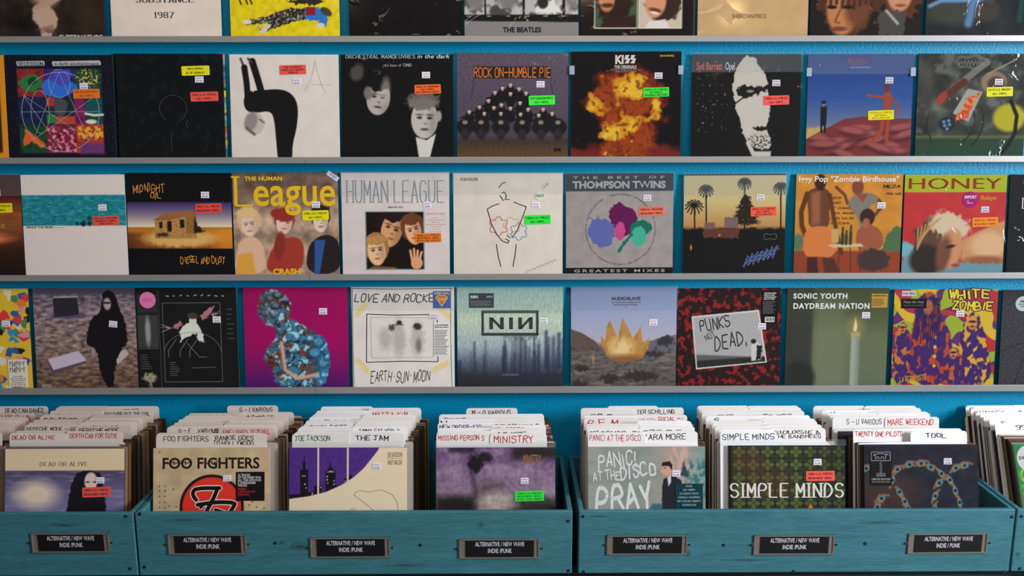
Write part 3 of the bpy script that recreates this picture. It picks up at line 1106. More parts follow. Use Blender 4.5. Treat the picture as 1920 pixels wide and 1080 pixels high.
s, c = new((642, 103, 851, 293), 1, "black record sleeve with two grey faces emerging from darkness, second ledge", 26, 160)
c.fill((19, 18, 19))
c.ell(672, 136, 12, 16, (70, 66, 64), 6, .4, 1, 3, 6)
c.face(711, 184, 22, 31, (168, 160, 152), (20, 19, 20), .12, 1.4, (30, 28, 28))
c.ell(692, 174, 8, 12, (110, 104, 100), 4)
c.ell(724, 172, 9, 26, (196, 188, 180), 6, .1, .5)
c.ell(795, 188, 30, 16, (96, 90, 86), 5, 0, 1, 8, 8)
c.face(797, 223, 25, 36, (178, 170, 162), None, .03, 1.2, (40, 38, 38))
c.ell(793, 194, 26, 12, (110, 104, 98), 4, 0, 1, 6, 6)
c.ell(824, 217, 5, 10, (150, 142, 136), 2)
c.poly([(780, 256), (800, 262), (818, 250), (806, 296), (786, 296)], (196, 190, 184), 1.5)
s.t('ORCHESTRAL MANOEUVRES', 651.5, 110, 6.4, (206, 202, 198), font='serif', fit=129, w=.12)
s.t('in the dark', 784, 110, 7.4, (206, 202, 198), fit=60, shear=.28)
s.t('the best of', 721, 125, 4.6, (150, 148, 146), fit=33, shear=.28)
s.t('OMD', 759, 125, 5.2, (190, 186, 184), font='serif', fit=15, w=.13)
s.note(803.5, 167, (250, 112, 50), ('1988 U.S. PRESSING', 'VG+ VINYL', 'WITH PRINTED SLEEVE')).price(800.5, 141)

s, c = new((857, 100, 1065, 293), 1, "mauve record sleeve with a pyramid of small riders and orange lettering, second ledge", 27, 180)
c.grad([(100, (88, 76, 90)), (250, (76, 66, 80)), (264, (60, 50, 44)), (293, (92, 68, 40))])
c.mottle(.18, 5, 3)
c.rect(888, 125, 1032, 147, (40, 34, 38), 2)
fig = [(957, 161), (942, 167), (973, 168), (928, 175), (957, 177), (986, 176), (916, 190), (940, 198), (975, 194), (899, 202), (926, 203), (957, 204), (990, 206), (1018, 206), (880, 211), (908, 214), (939, 214), (976, 215), (1010, 217), (1035, 214)]
for x, y in fig:
    c.ell(x, y + 12, 9, 14, (24, 22, 25), 3)
    c.line([(x - 14, y + 9), (x + 14, y + 9)], 4, (26, 24, 27), 2)
for x in (872, 902, 939, 979, 1014, 1046):
    c.ell(x, 238, 17, 15, (28, 26, 28), 5)
    c.ell(x, 252, 8, 11, (44, 40, 40), 3)
    c.ell(x, 229, 5, 4, (128, 118, 112), 2)
for x, y in fig:
    c.ell(x, y, 3.0, 3.4, (168, 132, 108), 1.6)
    c.ell(x, y - 2.4, 3.4, 1.9, (190, 180, 168), 1.4)
s.ink([(889, 147), (884, 186)], .7, (40, 34, 36))
s.ink([(1031, 147), (1038, 186)], .7, (40, 34, 36))
s.t('ROCK ON-HUMBLE PIE', 889, 144.5, 17, (216, 118, 44), font='hand', fit=142, w=.12, wob=.03, smooth=False)
s.t('A+M', 1039, 284, 8, (24, 20, 18), fit=13, bold=.05)
s.note(1015.5, 187.5, GREEN, ('1971 CANADIAN PRESS', 'VG+ VINYL')).price(1013, 158)

s, c = new((1068, 97, 1277, 293), 1, "black record sleeve with a huge burst of orange fire, corners taped, second ledge", 28, 180, tape=True)
c.fill((17, 13, 14))
n1, n2, n3 = c.noise(38, 38, 5, .55), c.noise(28, 28, 4, .5), c.noise(12, 12, 3)
ball = np.maximum(c.m_ell(1174, 184, 70, 54, 60), c.m_poly([(1128, 215), (1216, 215), (1236, 262), (1262, 300), (1100, 300), (1122, 262)], 40))
hot = ball + (n1 - .5) * 1.1
c.mix(np.clip((hot - .30) * 4, 0, 1), (92, 26, 16))
c.mix(np.clip((hot - .52) * 4, 0, 1) * np.clip(.5 + n3, 0, 1), (156, 64, 20))
core = np.maximum(np.maximum(c.m_ell(1178, 164, 44, 28, 40, .1), c.m_ell(1116, 199, 26, 15, 22, .4)), np.maximum(c.m_ell(1164, 242, 42, 28, 40, -.2), c.m_ell(1230, 198, 14, 22, 20)))
yv = core + (n2 - .5) * 1.3
c.mix(np.clip((yv - .55) * 6, 0, 1), (206, 138, 30))
c.mix(np.clip((yv - .78) * 5, 0, 1), (226, 176, 48))
c.mix(np.clip((n3 - .6) * 8, 0, 1) * np.clip((hot - .4) * 3, 0, 1) * .6, (84, 26, 16))
c.mix(np.clip((c.Y - 262 - n1 * 20) / 10, 0, 1) * np.clip((abs(c.X - 1168) - 36) / 20, 0, 1), (112, 36, 32))
c.mix(c.m_rect(1130, 255, 1220, 294, 12) * np.clip((n2 - .6) * 8, 0, 1), (224, 190, 120))
s.t('KI', 1151, 119, 15.5, (206, 200, 196), bold=.05, fit=17)
for x in (1170, 1181):
    s.shape([(x + 9, 103.5), (x + 1, 103.5), (x - 1, 112), (x + 4, 112), (x - 1, 119), (x + 7, 119), (x + 10, 109.5), (x + 5, 109.5)], (206, 200, 196))
s.t('THE ORIGINALS', 1171, 128.5, 6.2, (200, 194, 190), fit=42, anchor='c', bold=.03)
s.t('THE FIRST THREE ALBUMS PLUS', 1171, 132, 2.2, (170, 160, 156), fit=58, anchor='c')
s.t('A BOOKLET AND A STICKER', 1171, 135.2, 2.2, (170, 160, 156), fit=42, anchor='c')
s.t('SECOND PRINTING', 1236, 106.5, 3.2, (206, 180, 30), fit=27, bold=.02)
s.note(1230, 172.5, GREEN, ('1976 U.S. PRESS', 'VG VINYL', 'WITH BOOKLET AND STICKER')).price(1234, 142)

s, c = new((1293, 102, 1500, 293), 1, "black record sleeve with half a stark cream face, red and white title, second ledge", 29, 170, flap=.17)
c.fill((23, 20, 19))
k = (200, 190, 178)
c.poly([(1376, 128), (1388, 108), (1408, 104), (1420, 122), (1436, 150), (1440, 190), (1444, 216), (1434, 240), (1448, 262), (1442, 282), (1414, 278), (1396, 262), (1384, 226), (1374, 190), (1368, 160)], k, 1.5, 4, 12, sm=1)
c.poly([(1376, 166), (1392, 160), (1424, 164), (1440, 158), (1440, 168), (1418, 176), (1396, 184), (1380, 178)], (28, 24, 24), 1.5, 5, 8)
c.ell(1404, 171, 7, 2.6, (150, 140, 132), 2)
c.line([(1376, 194), (1392, 182)], 2.4, (30, 26, 26), 1.5)
c.poly([(1408, 240), (1438, 236), (1444, 242), (1420, 246)], (30, 26, 26), 1.5, 3, 6)
c.mix(c.m_ell(1422, 268, 26, 14, 10) * np.clip((c.noise(4) - .5) * 8, 0, 1), (36, 30, 28))
c.line([(1402, 268), (1416, 296)], 8, k, 2)
c.rect(1412, 284, 1446, 300, k, 3)
c.mix(c.m_rect(1300, 140, 1362, 250, 8) * np.clip((c.noise(6) - .74) * 14, 0, 1), (120, 110, 104))
s.t('Syd Barrett', 1301, 131, 14, (206, 92, 84), fit=49, bold=.015)
s.t('-', 1352, 131, 12, (206, 92, 84), fit=3)
s.t('Opel', 1355.5, 131, 14, (196, 196, 204), fit=18.5, bold=.015)
s.note(1454, 188, CORAL, ('1988 U.S. PRESS', 'VG+ VINYL')).price(1453, 156)

s, c = new((1508, 106, 1708, 295), 1, "blue-sky record sleeve with small figures on a rippled red mound, second ledge", 30, 180, flap=.19, tape=True)
c.grad([(106, (36, 62, 128)), (190, (52, 86, 150)), (236, (104, 118, 150)), (250, (176, 150, 108))])
c.poly([(1508, 244), (1540, 240), (1560, 250), (1508, 262)], (196, 162, 98), 4)
mp_ = c.m_poly([(1500, 300), (1508, 264), (1540, 246), (1580, 226), (1620, 221), (1660, 225), (1712, 226), (1712, 300)], 2)
c.mix(mp_, (124, 52, 52))
for i in range(16):
    x, y = 1508 + (i * 53) % 200, 240 + (i * 31) % 56
    mm = mp_ * c.m_ell(x, y, 30, 10, 5, -.3 + (i % 5) * .15)
    c.mix(mm * .75, (84, 32, 38))
    c.mix(mp_ * c.m_ell(x - 2, y - 4, 26, 6, 4, -.3 + (i % 5) * .15) * .8, (172, 92, 86))
k = (26, 26, 34)
c.line([(1540, 206), (1540, 232)], 12, k, 2.5)
c.line([(1536.5, 230), (1536.5, 250)], 4, k, 1.5)
c.line([(1543, 230), (1543, 250)], 4, k, 1.5)
c.ell(1539.5, 199, 3.6, 4.4, (150, 110, 90), 1.5)
c.ell(1539.5, 195, 4.5, 3, k, 1.5)
k = (164, 70, 48)
c.line([(1622, 182), (1650, 186), (1658, 190)], 4.4, k, 2)
c.line([(1661, 182), (1661, 216)], 14, k, 3)
c.line([(1669, 186), (1682, 204), (1682, 216)], 4.4, k, 2)
c.line([(1656, 214), (1650, 252), (1634, 268)], 7, k, 2.5)
c.line([(1664, 214), (1662, 266)], 6.5, k, 2.5)
c.ell(1659, 169, 5.5, 8, (120, 50, 40), 2)
s.t('RUSH', 1582, 126, 11, (190, 54, 70), font='hand', fit=34, w=.1, shear=.2)
s.t('HEMISPHERES', 1587, 132, 2.6, (170, 180, 210), fit=40)
s.note(1649.5, 219, (244, 226, 24), ('1978 U.S. PRESS', 'VG VINYL', 'WITH POSTER'), (150, 140, 40)).price(1663, 155)

s, c = new((1714, 108, 1918, 297), 1, "smoky dark green record sleeve with a flying red-and-white machine, second ledge", 31, 180)
c.fill((58, 60, 54)).mottle(.5, 60)
c.mix(np.clip((c.noise(40) - .5) * 4, 0, 1) * .6, (128, 126, 116))
c.mix(np.clip((c.Y - 256) / 10, 0, 1), (44, 66, 48))
c.mix(np.clip(1 - abs(c.Y - 262) / 5, 0, 1) * .5, (150, 140, 80))
c.ell(1888, 226, 30, 26, (178, 170, 36), 7)
c.ell(1856, 160, 24, 20, (140, 118, 92), 4)
c.ell(1860, 164, 16, 14, (72, 58, 48), 6)
c.line([(1764, 186), (1826, 136), (1842, 124)], 12, (118, 112, 104), 2)
c.line([(1762, 190), (1800, 160)], 14, (92, 46, 40), 3)
c.ell(1760, 190, 8, 14, (150, 60, 52), 3, .6)
c.poly([(1782, 218), (1808, 172), (1836, 178), (1812, 234)], (160, 158, 146), 2)
c.poly([(1786, 232), (1812, 186), (1832, 180), (1808, 226)], (206, 74, 36), 2, 5, 8)
c.mix(c.m_poly([(1786, 232), (1812, 186), (1832, 180), (1808, 226)], 2) * np.clip((c.noise(8) - .5) * 6, 0, 1), (224, 150, 80))
c.ell(1772, 238, 16, 13, (40, 42, 44), 3)
for x, y in ((1766, 234), (1775, 232), (1768, 241), (1777, 239), (1773, 247)):
    c.ell(x, y, 3.2, 3.2, (96, 130, 156), 1.5)
for r, a, b in ((60, -.5, .9), (44, -.4, 1.0)):
    c.line([(1780 + r * math.cos(t), 232 + r * math.sin(t)) for t in np.linspace(a, b, 14)], 2.4, (40, 36, 34), 1.5)
c.line([(1736, 220), (1734, 244), (1744, 270)], 2.4, (38, 36, 34), 1.5)
c.line([(1890, 196), (1902, 222), (1900, 256), (1884, 284), (1872, 296)], 7, (22, 22, 22), 1.8)
c.line([(1842, 146), (1896, 118)], 2.5, (150, 140, 124), 1.5)
for rx, ry in ((31, 12), (27, 9)):
    s.ink([(1812 + rx * math.cos(t), 123 + ry * math.sin(t) + 2 * math.sin(6 * t)) for t in np.linspace(0, 2 * math.pi, 40)], .8, (140, 140, 132))
s.ink([(1788 + i * 2, 124 + 3.4 * math.sin(i * 1.9) + (i % 3)) for i in range(25)], .9, (140, 140, 132))
s.note(1867.5, 178, (236, 230, 40), ('1974 U.S. IMPORT', 'VG+ VINYL')).price(1865, 160)

# ---- third row
s, c = new((-154, 329, 45, 514), 2, "brown record sleeve with glowing orange middle at the far left, third ledge", 41, 90, flap=.2)
c.grad([(329, (50, 14, 16)), (366, (66, 18, 16)), (400, (120, 66, 32)), (430, (104, 58, 32)), (466, (44, 24, 16)), (514, (22, 16, 14))])
c.ell(-20, 446, 46, 10, (172, 92, 52), 8)
c.mix(np.clip((c.noise(50, 10) - .5) * 3, 0, 1) * .35, (60, 30, 20))
s.t('SE', 14.5, 427, 8, (150, 110, 62), fit=15, anchor='r')
s.note(4, 390, (206, 192, 24), ('1986 U.S. PRESS', 'VG+ VINYL')).price(1, 362)

s, c = new((49, 328, 240, 513), 2, "pale record sleeve with one band of mottled teal sea, third ledge", 42, 150, edge=(150, 170, 160), wrap=False)
c.fill((186, 174, 168)).mottle(.03, 30)
m = c.m_rect(40, 365.5, 250, 422)
c.mix(m, (24, 104, 112))
c.mix(m * np.clip((c.noise(16, 5) - .5) * 5, 0, 1) * .55, (62, 142, 146))
c.mix(m * np.clip((c.noise(9, 3) - .6) * 5, 0, 1) * .7, (14, 62, 74))
for x, r in ((160, 5), (172, 4), (149, 3)):
    c.ell(x, 418, r, r, (24, 34, 40), 2, 0, 1, 3, 4)
c.ell(172, 408, 4, 4, (30, 50, 56), 1.5)
s.t('MINUS THE BEAR', 55, 426.2, 3.6, (60, 62, 64), fit=49, bold=.02)
s.ink([(105, 425), (124, 425)], .7, (110, 108, 106))
s.note(203, 413, CORAL, ('2012 U.S. PRESSING', 'MARBLED VINYL', 'UNPLAYED')).price(197.5, 389)

s, c = new((243, 325, 438, 511), 2, "black record sleeve with a stone hut on orange desert and scratchy gold lettering, third ledge", 43, 170)
c.grad([(379, (52, 38, 84)), (400, (110, 96, 116)), (423, (196, 182, 150)), (425, (150, 96, 40)), (440, (176, 104, 30)), (463, (118, 62, 22))])
c.mix(np.clip((c.X - 390) / 30, 0, 1) * np.clip((c.Y - 425) / 4, 0, 1) * .7, (196, 122, 30))
c.mix(np.clip((300 - c.X) / 50, 0, 1) * np.clip((c.Y - 430) / 8, 0, 1) * .75, (70, 34, 20))
c.ell(340, 445, 66, 16, (186, 148, 86), 8, 0, 1, 6, 12)
c.rect(294, 408, 372, 445, (160, 118, 62), 1.5)
c.poly([(290, 412), (312, 398), (366, 393), (370, 402), (318, 411)], (132, 84, 48), 1.5)
c.rect(352, 402, 372, 436, (128, 90, 46), 2)
c.mix(c.m_rect(294, 408, 372, 445) * np.clip((c.noise(5, 3) - .55) * 6, 0, 1) * .6, (94, 62, 34))
for b in ((302, 414, 308, 426), (317, 413, 325, 432), (341, 410, 349, 425)):
    c.rect(*b, (30, 20, 16), 1)
c.poly([(368, 402), (374, 422), (388, 432), (366, 436)], (40, 26, 20), 2, 3, 6)
c.ell(308, 438, 12, 4, (60, 36, 24), 3, 0, 1, 4, 5)
k = (15, 14, 15)
c.rect(240, 320, 440, 378, k)
c.rect(240, 463, 440, 520, k)
s.t('MIDNIGHT', 256, 361, 14, (204, 140, 62), font='hand', fit=58, w=.1, wob=.3, rot=.05)
s.t('OIL', 288, 372, 10, (204, 140, 62), font='hand', fit=18, w=.12, wob=.3)
s.t('Diesel and Dust', 340, 490, 14, (206, 140, 54), font='hand', fit=82, w=.11, wob=.3)
s.note(395, 389.5, (250, 88, 76), ('1987 U.S. PRESS', 'NEAR MINT VINYL')).price(389.5, 365)

s, c = new((441, 324, 638, 511), 2, "mottled tan record sleeve with three dressed-up people and huge yellow lettering, third ledge", 44, 180)
c.fill((150, 124, 104)).mottle(.35, 26)
c.mix(np.clip((400 - c.Y) / 50, 0, 1) * (.4 + .5 * c.noise(30)), (62, 46, 40))
c.ell(469, 412, 22, 26, (196, 158, 120), 5, 0, 1, 5, 9)
c.face(470, 420, 14, 21, (206, 180, 160), None, -.1, 1.2, (110, 80, 70), 2.5, (150, 70, 64))
c.ell(466, 398, 20, 10, (200, 164, 116), 4, 0, 1, 5, 8)
c.poly([(442, 511), (446, 456), (460, 442), (482, 440), (498, 462), (500, 511)], (196, 158, 130), 4, sm=1)
c.poly([(442, 511), (448, 474), (474, 470), (480, 511)], (196, 142, 58), 3)
c.poly([(496, 511), (508, 466), (530, 446), (560, 440), (574, 460), (566, 511)], (142, 50, 38), 3, sm=1)
c.face(536, 416, 15, 21, (208, 178, 158), (120, 56, 44), .15, 1.3, (110, 70, 64), 2.5, (160, 50, 46))
c.ell(532, 402, 22, 11, (130, 42, 36), 2.5, .25)
c.ell(526, 458, 10, 26, (120, 44, 34), 3, .15)
c.poly([(574, 511), (578, 460), (600, 440), (622, 438), (640, 452), (640, 511)], (34, 28, 30), 2.5, sm=1)
c.face(604, 412, 14, 22, (208, 182, 164), (42, 32, 30), 0, 1.25, (70, 50, 44), 2)
c.rect(588, 387, 621, 398, (38, 30, 28), 3)
c.poly([(592, 448), (612, 448), (600, 511), (590, 511)], (44, 74, 128), 2.5)
s.t('THE HUMAN', 464.5, 338.5, 7.4, (206, 168, 42), fit=70, bold=.035)
yl = (206, 164, 30)
s.t('L', 447, 384, 52, yl, font='serif', fit=30, w=.15)
s.t('eague', 478, 384, 53, yl, fit=156, bold=.012)
s.t('CRASH', 512, 511, 10.5, (206, 160, 40), fit=52, bold=.05)
s.promo(629, 331, 24, 9, (176, 180, 196), lambda d, lp, w, h: put_text(d, '9.50', 0, 2, 5, (60, 60, 72), lp, -.0033, fit=w * .5, anchor='c'), rot=-.6)
s.note(595, 402.5, (206, 196, 16), ('1986 U.S. PRESS', 'VG+ VINYL')).price(596, 383)

s, c = new((643, 324, 844, 513), 2, "pale grey record sleeve with one square group portrait and tall grey serif title, third ledge", 45, 180, flap=.22, edge=(150, 165, 160))
c.fill((194, 184, 180)).mottle(.03, 30)
c.rect(686, 395.5, 797, 505, (120, 130, 134))
m = c.m_rect(688, 397, 795, 503.5)
fr = c.img.copy()
c.mix(m, (26, 19, 17))
c.face(736, 430, 20, 33, (196, 142, 100), (34, 22, 20), .25, 1.5, (50, 28, 20), 2, (140, 70, 54))
c.face(776, 432, 15, 26, (206, 158, 118), (96, 56, 34), -.2, 1.55, (60, 30, 30), 2, (160, 44, 36))
c.face(707, 470, 17, 27, (214, 172, 132), (150, 106, 60), -.08, 1.4, (70, 34, 30), 2, (170, 40, 36))
c.ell(706, 448, 20, 8, (170, 126, 70), 3, 0, 1, 5, 6)
for i in range(4):
    c.line([(770 + i * 7, 466 + abs(i - 1) * 3), (774 + i * 4, 490)], 4.4, (204, 148, 106), 1.5)
c.ell(782, 492, 11, 12, (200, 144, 104), 2)
c.poly([(688, 505), (700, 498), (740, 500), (750, 505)], (120, 80, 56), 2)
c.img = fr * (1 - m[..., None]) + c.img * m[..., None]
s.t('HUMAN LEAGUE', 653.5, 379, 40, (116, 128, 132), font='serif', fit=180, w=.085, narrow=.5, gap=.2)
s.t('GREATEST HITS', 743, 389.5, 3, (70, 74, 76), fit=28, anchor='c', bold=.02)
s.t('GREATEST HITS', 800, 402, 3.4, (190, 128, 116), fit=36)
for i, (l, w_) in enumerate((('INCLUDES', 12), ('DO NOT YOU WANT ME', 32), ('MIRROR MAN', 16), ('KEEP FEELING FASCINATION', 36), ('THE LEBANON', 20), ('OPEN YOUR HEART', 16), ('LOVE ACTION', 22), ('HUMAN', 14))):
    s.t(l, 818, 409 + i * 4.1, 2.0, (196, 130, 118), fit=w_, anchor='c')
s.note(804, 445, (252, 136, 42), ('1988 U.S. PRESS', 'NEAR MINT VINYL', 'WITH LYRIC SLEEVE')).price(803, 384)

s, c = new((851, 325, 1055, 514), 2, "cream record sleeve with a loose black line figure and coloured blossoms, third ledge", 46, 120, flap=.2, edge=(190, 180, 168))
c.fill((204, 194, 182)).mottle(.03, 30)
k = (30, 28, 30)
for p in ([(936, 352), (942, 344), (948, 342)], [(938, 367), (944, 376)], [(941, 362), (946, 360), (950, 368), (948, 372)], [(947, 374), (955, 374)],
          [(936, 382), (924, 386), (914, 392), (922, 420), (932, 440), (942, 452), (952, 456)], [(964, 379), (976, 384), (987, 388), (978, 412), (970, 432), (960, 446)],
          [(931, 458), (934, 480), (939, 500)], [(968, 458), (966, 478), (962, 500)], [(948, 448), (955, 452), (952, 456)], [(951, 441), (956, 446)]):
    s.ink(p, 1.6, k)
g8(s, 935, 424, 12, (178, 72, 62), 6, .5)
g8(s, 960, 423, 11, (196, 156, 96), 5, .5)
g8(s, 973, 434, 11, (86, 132, 172), 6, .5)
s.t('ICEHOUSE', 864, 339, 5.4, (40, 38, 42), fit=33, bold=.015)
s.ink([(985 + i * 2.2, 511 - i * .9 + 2.5 * math.sin(i * 1.7)) for i in range(28)], .7, (130, 126, 124))
s.promo(1024, 348, 18, 9, (198, 194, 192), lambda d, lp, w, h: put_text(d, '9.98', 0, 2, 4.4, (120, 116, 120), lp, -.0033, fit=w * .6, anchor='c'), rot=.7)
s.promo(1012, 367, 20, 17, (206, 202, 190), lambda d, lp, w, h: put_text(d, 'CRAZY', 0, 2.4, 4.6, (44, 120, 70), lp, -.0033, fit=w * .84, anchor='c', bold=.03), True)
s.note(1008, 412, (46, 214, 60), ('1988 U.S. PRESS', 'VG+ VINYL')).price(1005, 385)

s, c = new((1059, 326, 1263, 514), 2, "grey record sleeve with three colour-blot heads in a ring of words, third ledge", 47, 170, flap=.2)
c.fill((156, 146, 142)).mottle(.06, 20)
c.rect(1050, 320, 1270, 359, (19, 18, 20))
c.rect(1050, 503, 1270, 520, (19, 18, 20))
c.poly([(1142, 392), (1152, 384), (1160, 378), (1172, 388), (1188, 394), (1196, 410), (1190, 424), (1180, 440), (1168, 444), (1150, 428), (1142, 410)], (96, 22, 74), 1.3, 3, 7)
c.poly([(1102, 426), (1108, 414), (1120, 410), (1136, 412), (1150, 422), (1152, 440), (1146, 460), (1126, 466), (1108, 452), (1100, 440)], (94, 100, 160), 1.3, 4, 7)
c.line([(1104, 408), (1116, 416)], 2.4, (94, 100, 160))
c.line([(1120, 406), (1122, 414)], 2.4, (94, 100, 160))
c.ell(1162, 434, 10, 18, (196, 70, 132), 1.3, 0, 1, 2, 7)
c.ell(1202, 428, 21, 14, (22, 106, 84), 1.3, 0, 1, 3, 7)
c.ell(1198, 444, 14, 19, (66, 168, 142), 1.3, 0, 1, 2, 7)
c.line([(1184, 440), (1170, 458), (1160, 471)], 6, (22, 106, 84), 1.3, 1, 3, 6)
s.t('THE BEST OF', 1072, 335.5, 4.6, (150, 146, 148), fit=174, bold=.03, gap=.5)
s.t('THOMPSON TWINS', 1072, 353, 13, (166, 162, 162), fit=176, bold=.045)
s.t('GREATEST MIXES', 1074, 511.5, 5.4, (160, 156, 156), fit=174, bold=.03, gap=.3)
s.t('* HOLD ME NOW * IN THE NAME OF LOVE * KING FOR A DAY * GET THAT LOVE * LIES * LOVE ON YOUR SIDE * LAY YOUR HANDS ON ME * DOCTOR! DOCTOR! ', 1163, 431, 3.1, (76, 72, 74), fit=2 * math.pi * 63.0, arc=(64.5, -.35), up=-1)
s.note(1222, 397, (250, 122, 92), ('1988 U.S. PRESSING', 'NEAR MINT VINYL')).price(1213.5, 372)

s, c = new((1278, 327, 1472, 514), 2, "dusk record sleeve with dark palm-like trees against a yellow sky, third ledge", 48, 180, flap=.2)
c.grad([(330, (196, 180, 138)), (380, (200, 178, 122)), (424, (186, 136, 80)), (430, (120, 78, 50))])
c.mix(np.clip((c.Y - 424 - c.noise(20, 20) * 8) / 3, 0, 1), (23, 20, 18))
c.rect(1278, 324, 1480, 329.5, (30, 26, 24))
def tree(x, y, h, r):
    c.line([(x, y), (x + 2, y + h)], 2.8, (34, 28, 22), 1.2)
    for i in range(13):
        a = i * 2 * math.pi / 13
        c.line([(x, y), (x + r * .6 * math.cos(a), y + r * .5 * math.sin(a) - 2), (x + r * math.cos(a), y + r * .8 * math.sin(a) + 3)], 2.4, (32, 28, 20), 1.2)
tree(1298, 386, 50, 17)
tree(1320, 356, 86, 14)
tree(1393, 343, 90, 13)
tree(1462, 352, 80, 14)
for i in range(6):
    c.ell(1396, 372 + i * 9, 9 + i * 3.5, 6, (40, 33, 24), 2, 0, 1, 5, 6)
c.poly([(1316, 446), (1316, 428), (1348, 430), (1372, 424), (1384, 430), (1384, 448)], (96, 54, 44), 2, 3, 8)
c.rect(1356, 408, 1382, 428, (120, 96, 92), 2)
c.rect(1318, 418, 1338, 430, (120, 88, 82), 2)
c.ell(1347, 442, 2, 2, (220, 150, 70), 2)
c.ell(1293, 465, 2, 5, (206, 130, 40), 2)
for j in range(5):
    s.ink([(1392 + i * 3.4 + j * 2, 500 - j * 4 - i * 1.1 + 5 * math.sin(i * 2.3 + j)) for i in range(19)], .9, (104, 124, 178))
s.ink([(1444 + 12 * math.cos(t), 445 + 6 * math.sin(t) + 2 * math.sin(3 * t)) for t in np.linspace(0, 6.28, 26)], .7, (120, 120, 122))
s.note(1430, 397.5, (252, 98, 66), ('1976 U.S. PRESS', 'VG+ VINYL', 'WITH POSTER')).price(1423.5, 371)

s, c = new((1487, 327, 1686, 514), 2, "ochre record sleeve of painted beach-bar figures and a small table, third ledge", 49, 180)
c.fill((196, 130, 48)).mottle(.12, 40)
c.mix(np.clip((c.Y - 470) / 4, 0, 1), (142, 62, 40))
c.poly([(1652, 472), (1660, 440), (1676, 424), (1690, 430), (1690, 474)], (74, 104, 66), 2, 3, 8)
c.ell(1494, 456, 10, 16, (86, 110, 80), 4)
br = (104, 60, 40)
c.poly([(1506, 362), (1522, 352), (1542, 352), (1552, 366), (1550, 400), (1552, 430), (1512, 430), (1512, 400)], br, 2, sm=1)
c.line([(1508, 364), (1498, 398), (1500, 424), (1508, 444)], 9, (92, 52, 36), 2)
c.line([(1550, 366), (1558, 404), (1568, 446), (1576, 476)], 7.5, (92, 52, 36), 2)
c.poly([(1516, 364), (1532, 358), (1534, 420), (1518, 424)], (146, 90, 60), 7)
c.rect(1526, 346, 1538, 358, (84, 48, 34), 2)
c.ell(1532, 342, 11, 15, (60, 34, 26), 3)
c.poly([(1508, 426), (1556, 424), (1570, 470), (1552, 488), (1532, 482), (1510, 486), (1502, 462)], (208, 118, 62), 3, sm=1)
c.poly([(1512, 484), (1530, 484), (1534, 516), (1512, 516)], (66, 38, 30), 3)
c.poly([(1540, 484), (1562, 486), (1576, 516), (1546, 516)], (84, 48, 36), 3)
c.line([(1562, 352), (1578, 366), (1584, 382)], 6, (110, 62, 44), 2)
c.poly([(1582, 386), (1594, 366), (1618, 360), (1642, 368), (1644, 380), (1626, 384), (1624, 410), (1636, 430), (1612, 440), (1600, 400)], (124, 116, 104), 2, sm=1)
c.ell(1602, 352, 11, 14, (124, 66, 48), 2.5)
c.poly([(1600, 366), (1622, 364), (1612, 380)], (156, 66, 46), 2)
c.line([(1642, 376), (1650, 386), (1636, 404)], 6, (104, 60, 44), 2)
c.ell(1622, 408, 14, 16, (58, 36, 30), 3)
c.poly([(1600, 440), (1612, 424), (1640, 424), (1654, 444), (1652, 470), (1606, 476)], (150, 84, 56), 3, sm=1)
c.ell(1620, 420, 7, 10, (160, 96, 66), 3)
c.ell(1636, 490, 30, 22, (66, 50, 48), 5, 0, 1, 5, 9)
c.poly([(1548, 460), (1612, 458), (1618, 464), (1560, 466)], (196, 176, 140), 1.5)
for x in (1570, 1592, 1610):
    c.line([(x, 466), (x + 2, 512)], 1.6, (70, 50, 40), 1)
for x, h in ((1577, 30), (1584, 24), (1592, 34)):
    c.line([(x, 458), (x, 458 - h)], 3.6, (50, 58, 38), 1.5)
    c.line([(x, 458), (x, 458 - h * .6)], 6, (56, 62, 40), 1.5)
c.rect(1556, 430, 1570, 456, (190, 156, 96), 2)
s.t('Iggy Pop', 1491, 341, 10, (222, 216, 208), fit=55, bold=.02)
s.t('"Zombie Birdhouse"', 1551, 341, 10, (222, 216, 208), fit=127, bold=.02)
for i, (l, x, w_) in enumerate((('E..', 1546, 10), ('andeur', 1546, 26), ('dans', 1550, 20), ('map dans', 1546, 44), ('va anan', 1560, 36), ('la ri salsa', 1552, 44), ('mezani', 1556, 32))):
    s.t(l, x, 364 + i * 9.6, 5, (110, 62, 34), font='hand', fit=w_, w=.16)
s.t('meza', 1651, 353, 7, (70, 36, 26), font='hand', fit=29, w=.17)
s.t('pra vin', 1656, 366, 5, (80, 44, 30), font='hand', fit=26, w=.16)
s.price(1647, 386)

s, c = new((1687, 328, 1881, 514), 2, "red record sleeve with a lime title strip and a fair-haired person lying down, third ledge", 50, 180)
c.fill((196, 52, 52)).mottle(.08, 40)
c.rect(1680, 320, 1890, 361, (172, 178, 30))
c.poly([(1800, 490), (1800, 452), (1830, 436), (1864, 420), (1884, 414), (1884, 506), (1830, 508)], (206, 146, 98), 5)
c.ell(1852, 462, 34, 26, (222, 176, 132), 12)
c.ell(1846, 492, 40, 10, (156, 92, 62), 7)
c.poly([(1687, 452), (1712, 462), (1726, 492), (1884, 498), (1884, 516), (1687, 516)], (108, 148, 160), 4, 5, 12)
c.ell(1690, 470, 20, 14, (120, 176, 188), 6, 0, 1, 4, 9)
c.ell(1754, 456, 46, 50, (96, 68, 50), 4, 0, 1, 8, 14)
c.ell(1734, 490, 32, 30, (50, 38, 34), 10)
c.ell(1776, 424, 40, 24, (216, 190, 156), 7, .3, 1, 8, 10)
for i in range(7):
    c.line([(1758 - i * 7, 410 + i * 3), (1728 - i * 2, 440 + i * 5)], 2.4, (200, 150, 90), 1.5)
c.ell(1780, 468, 22, 38, (208, 144, 100), 5, .15)
c.ell(1766, 478, 14, 34, (120, 74, 52), 8, .15)
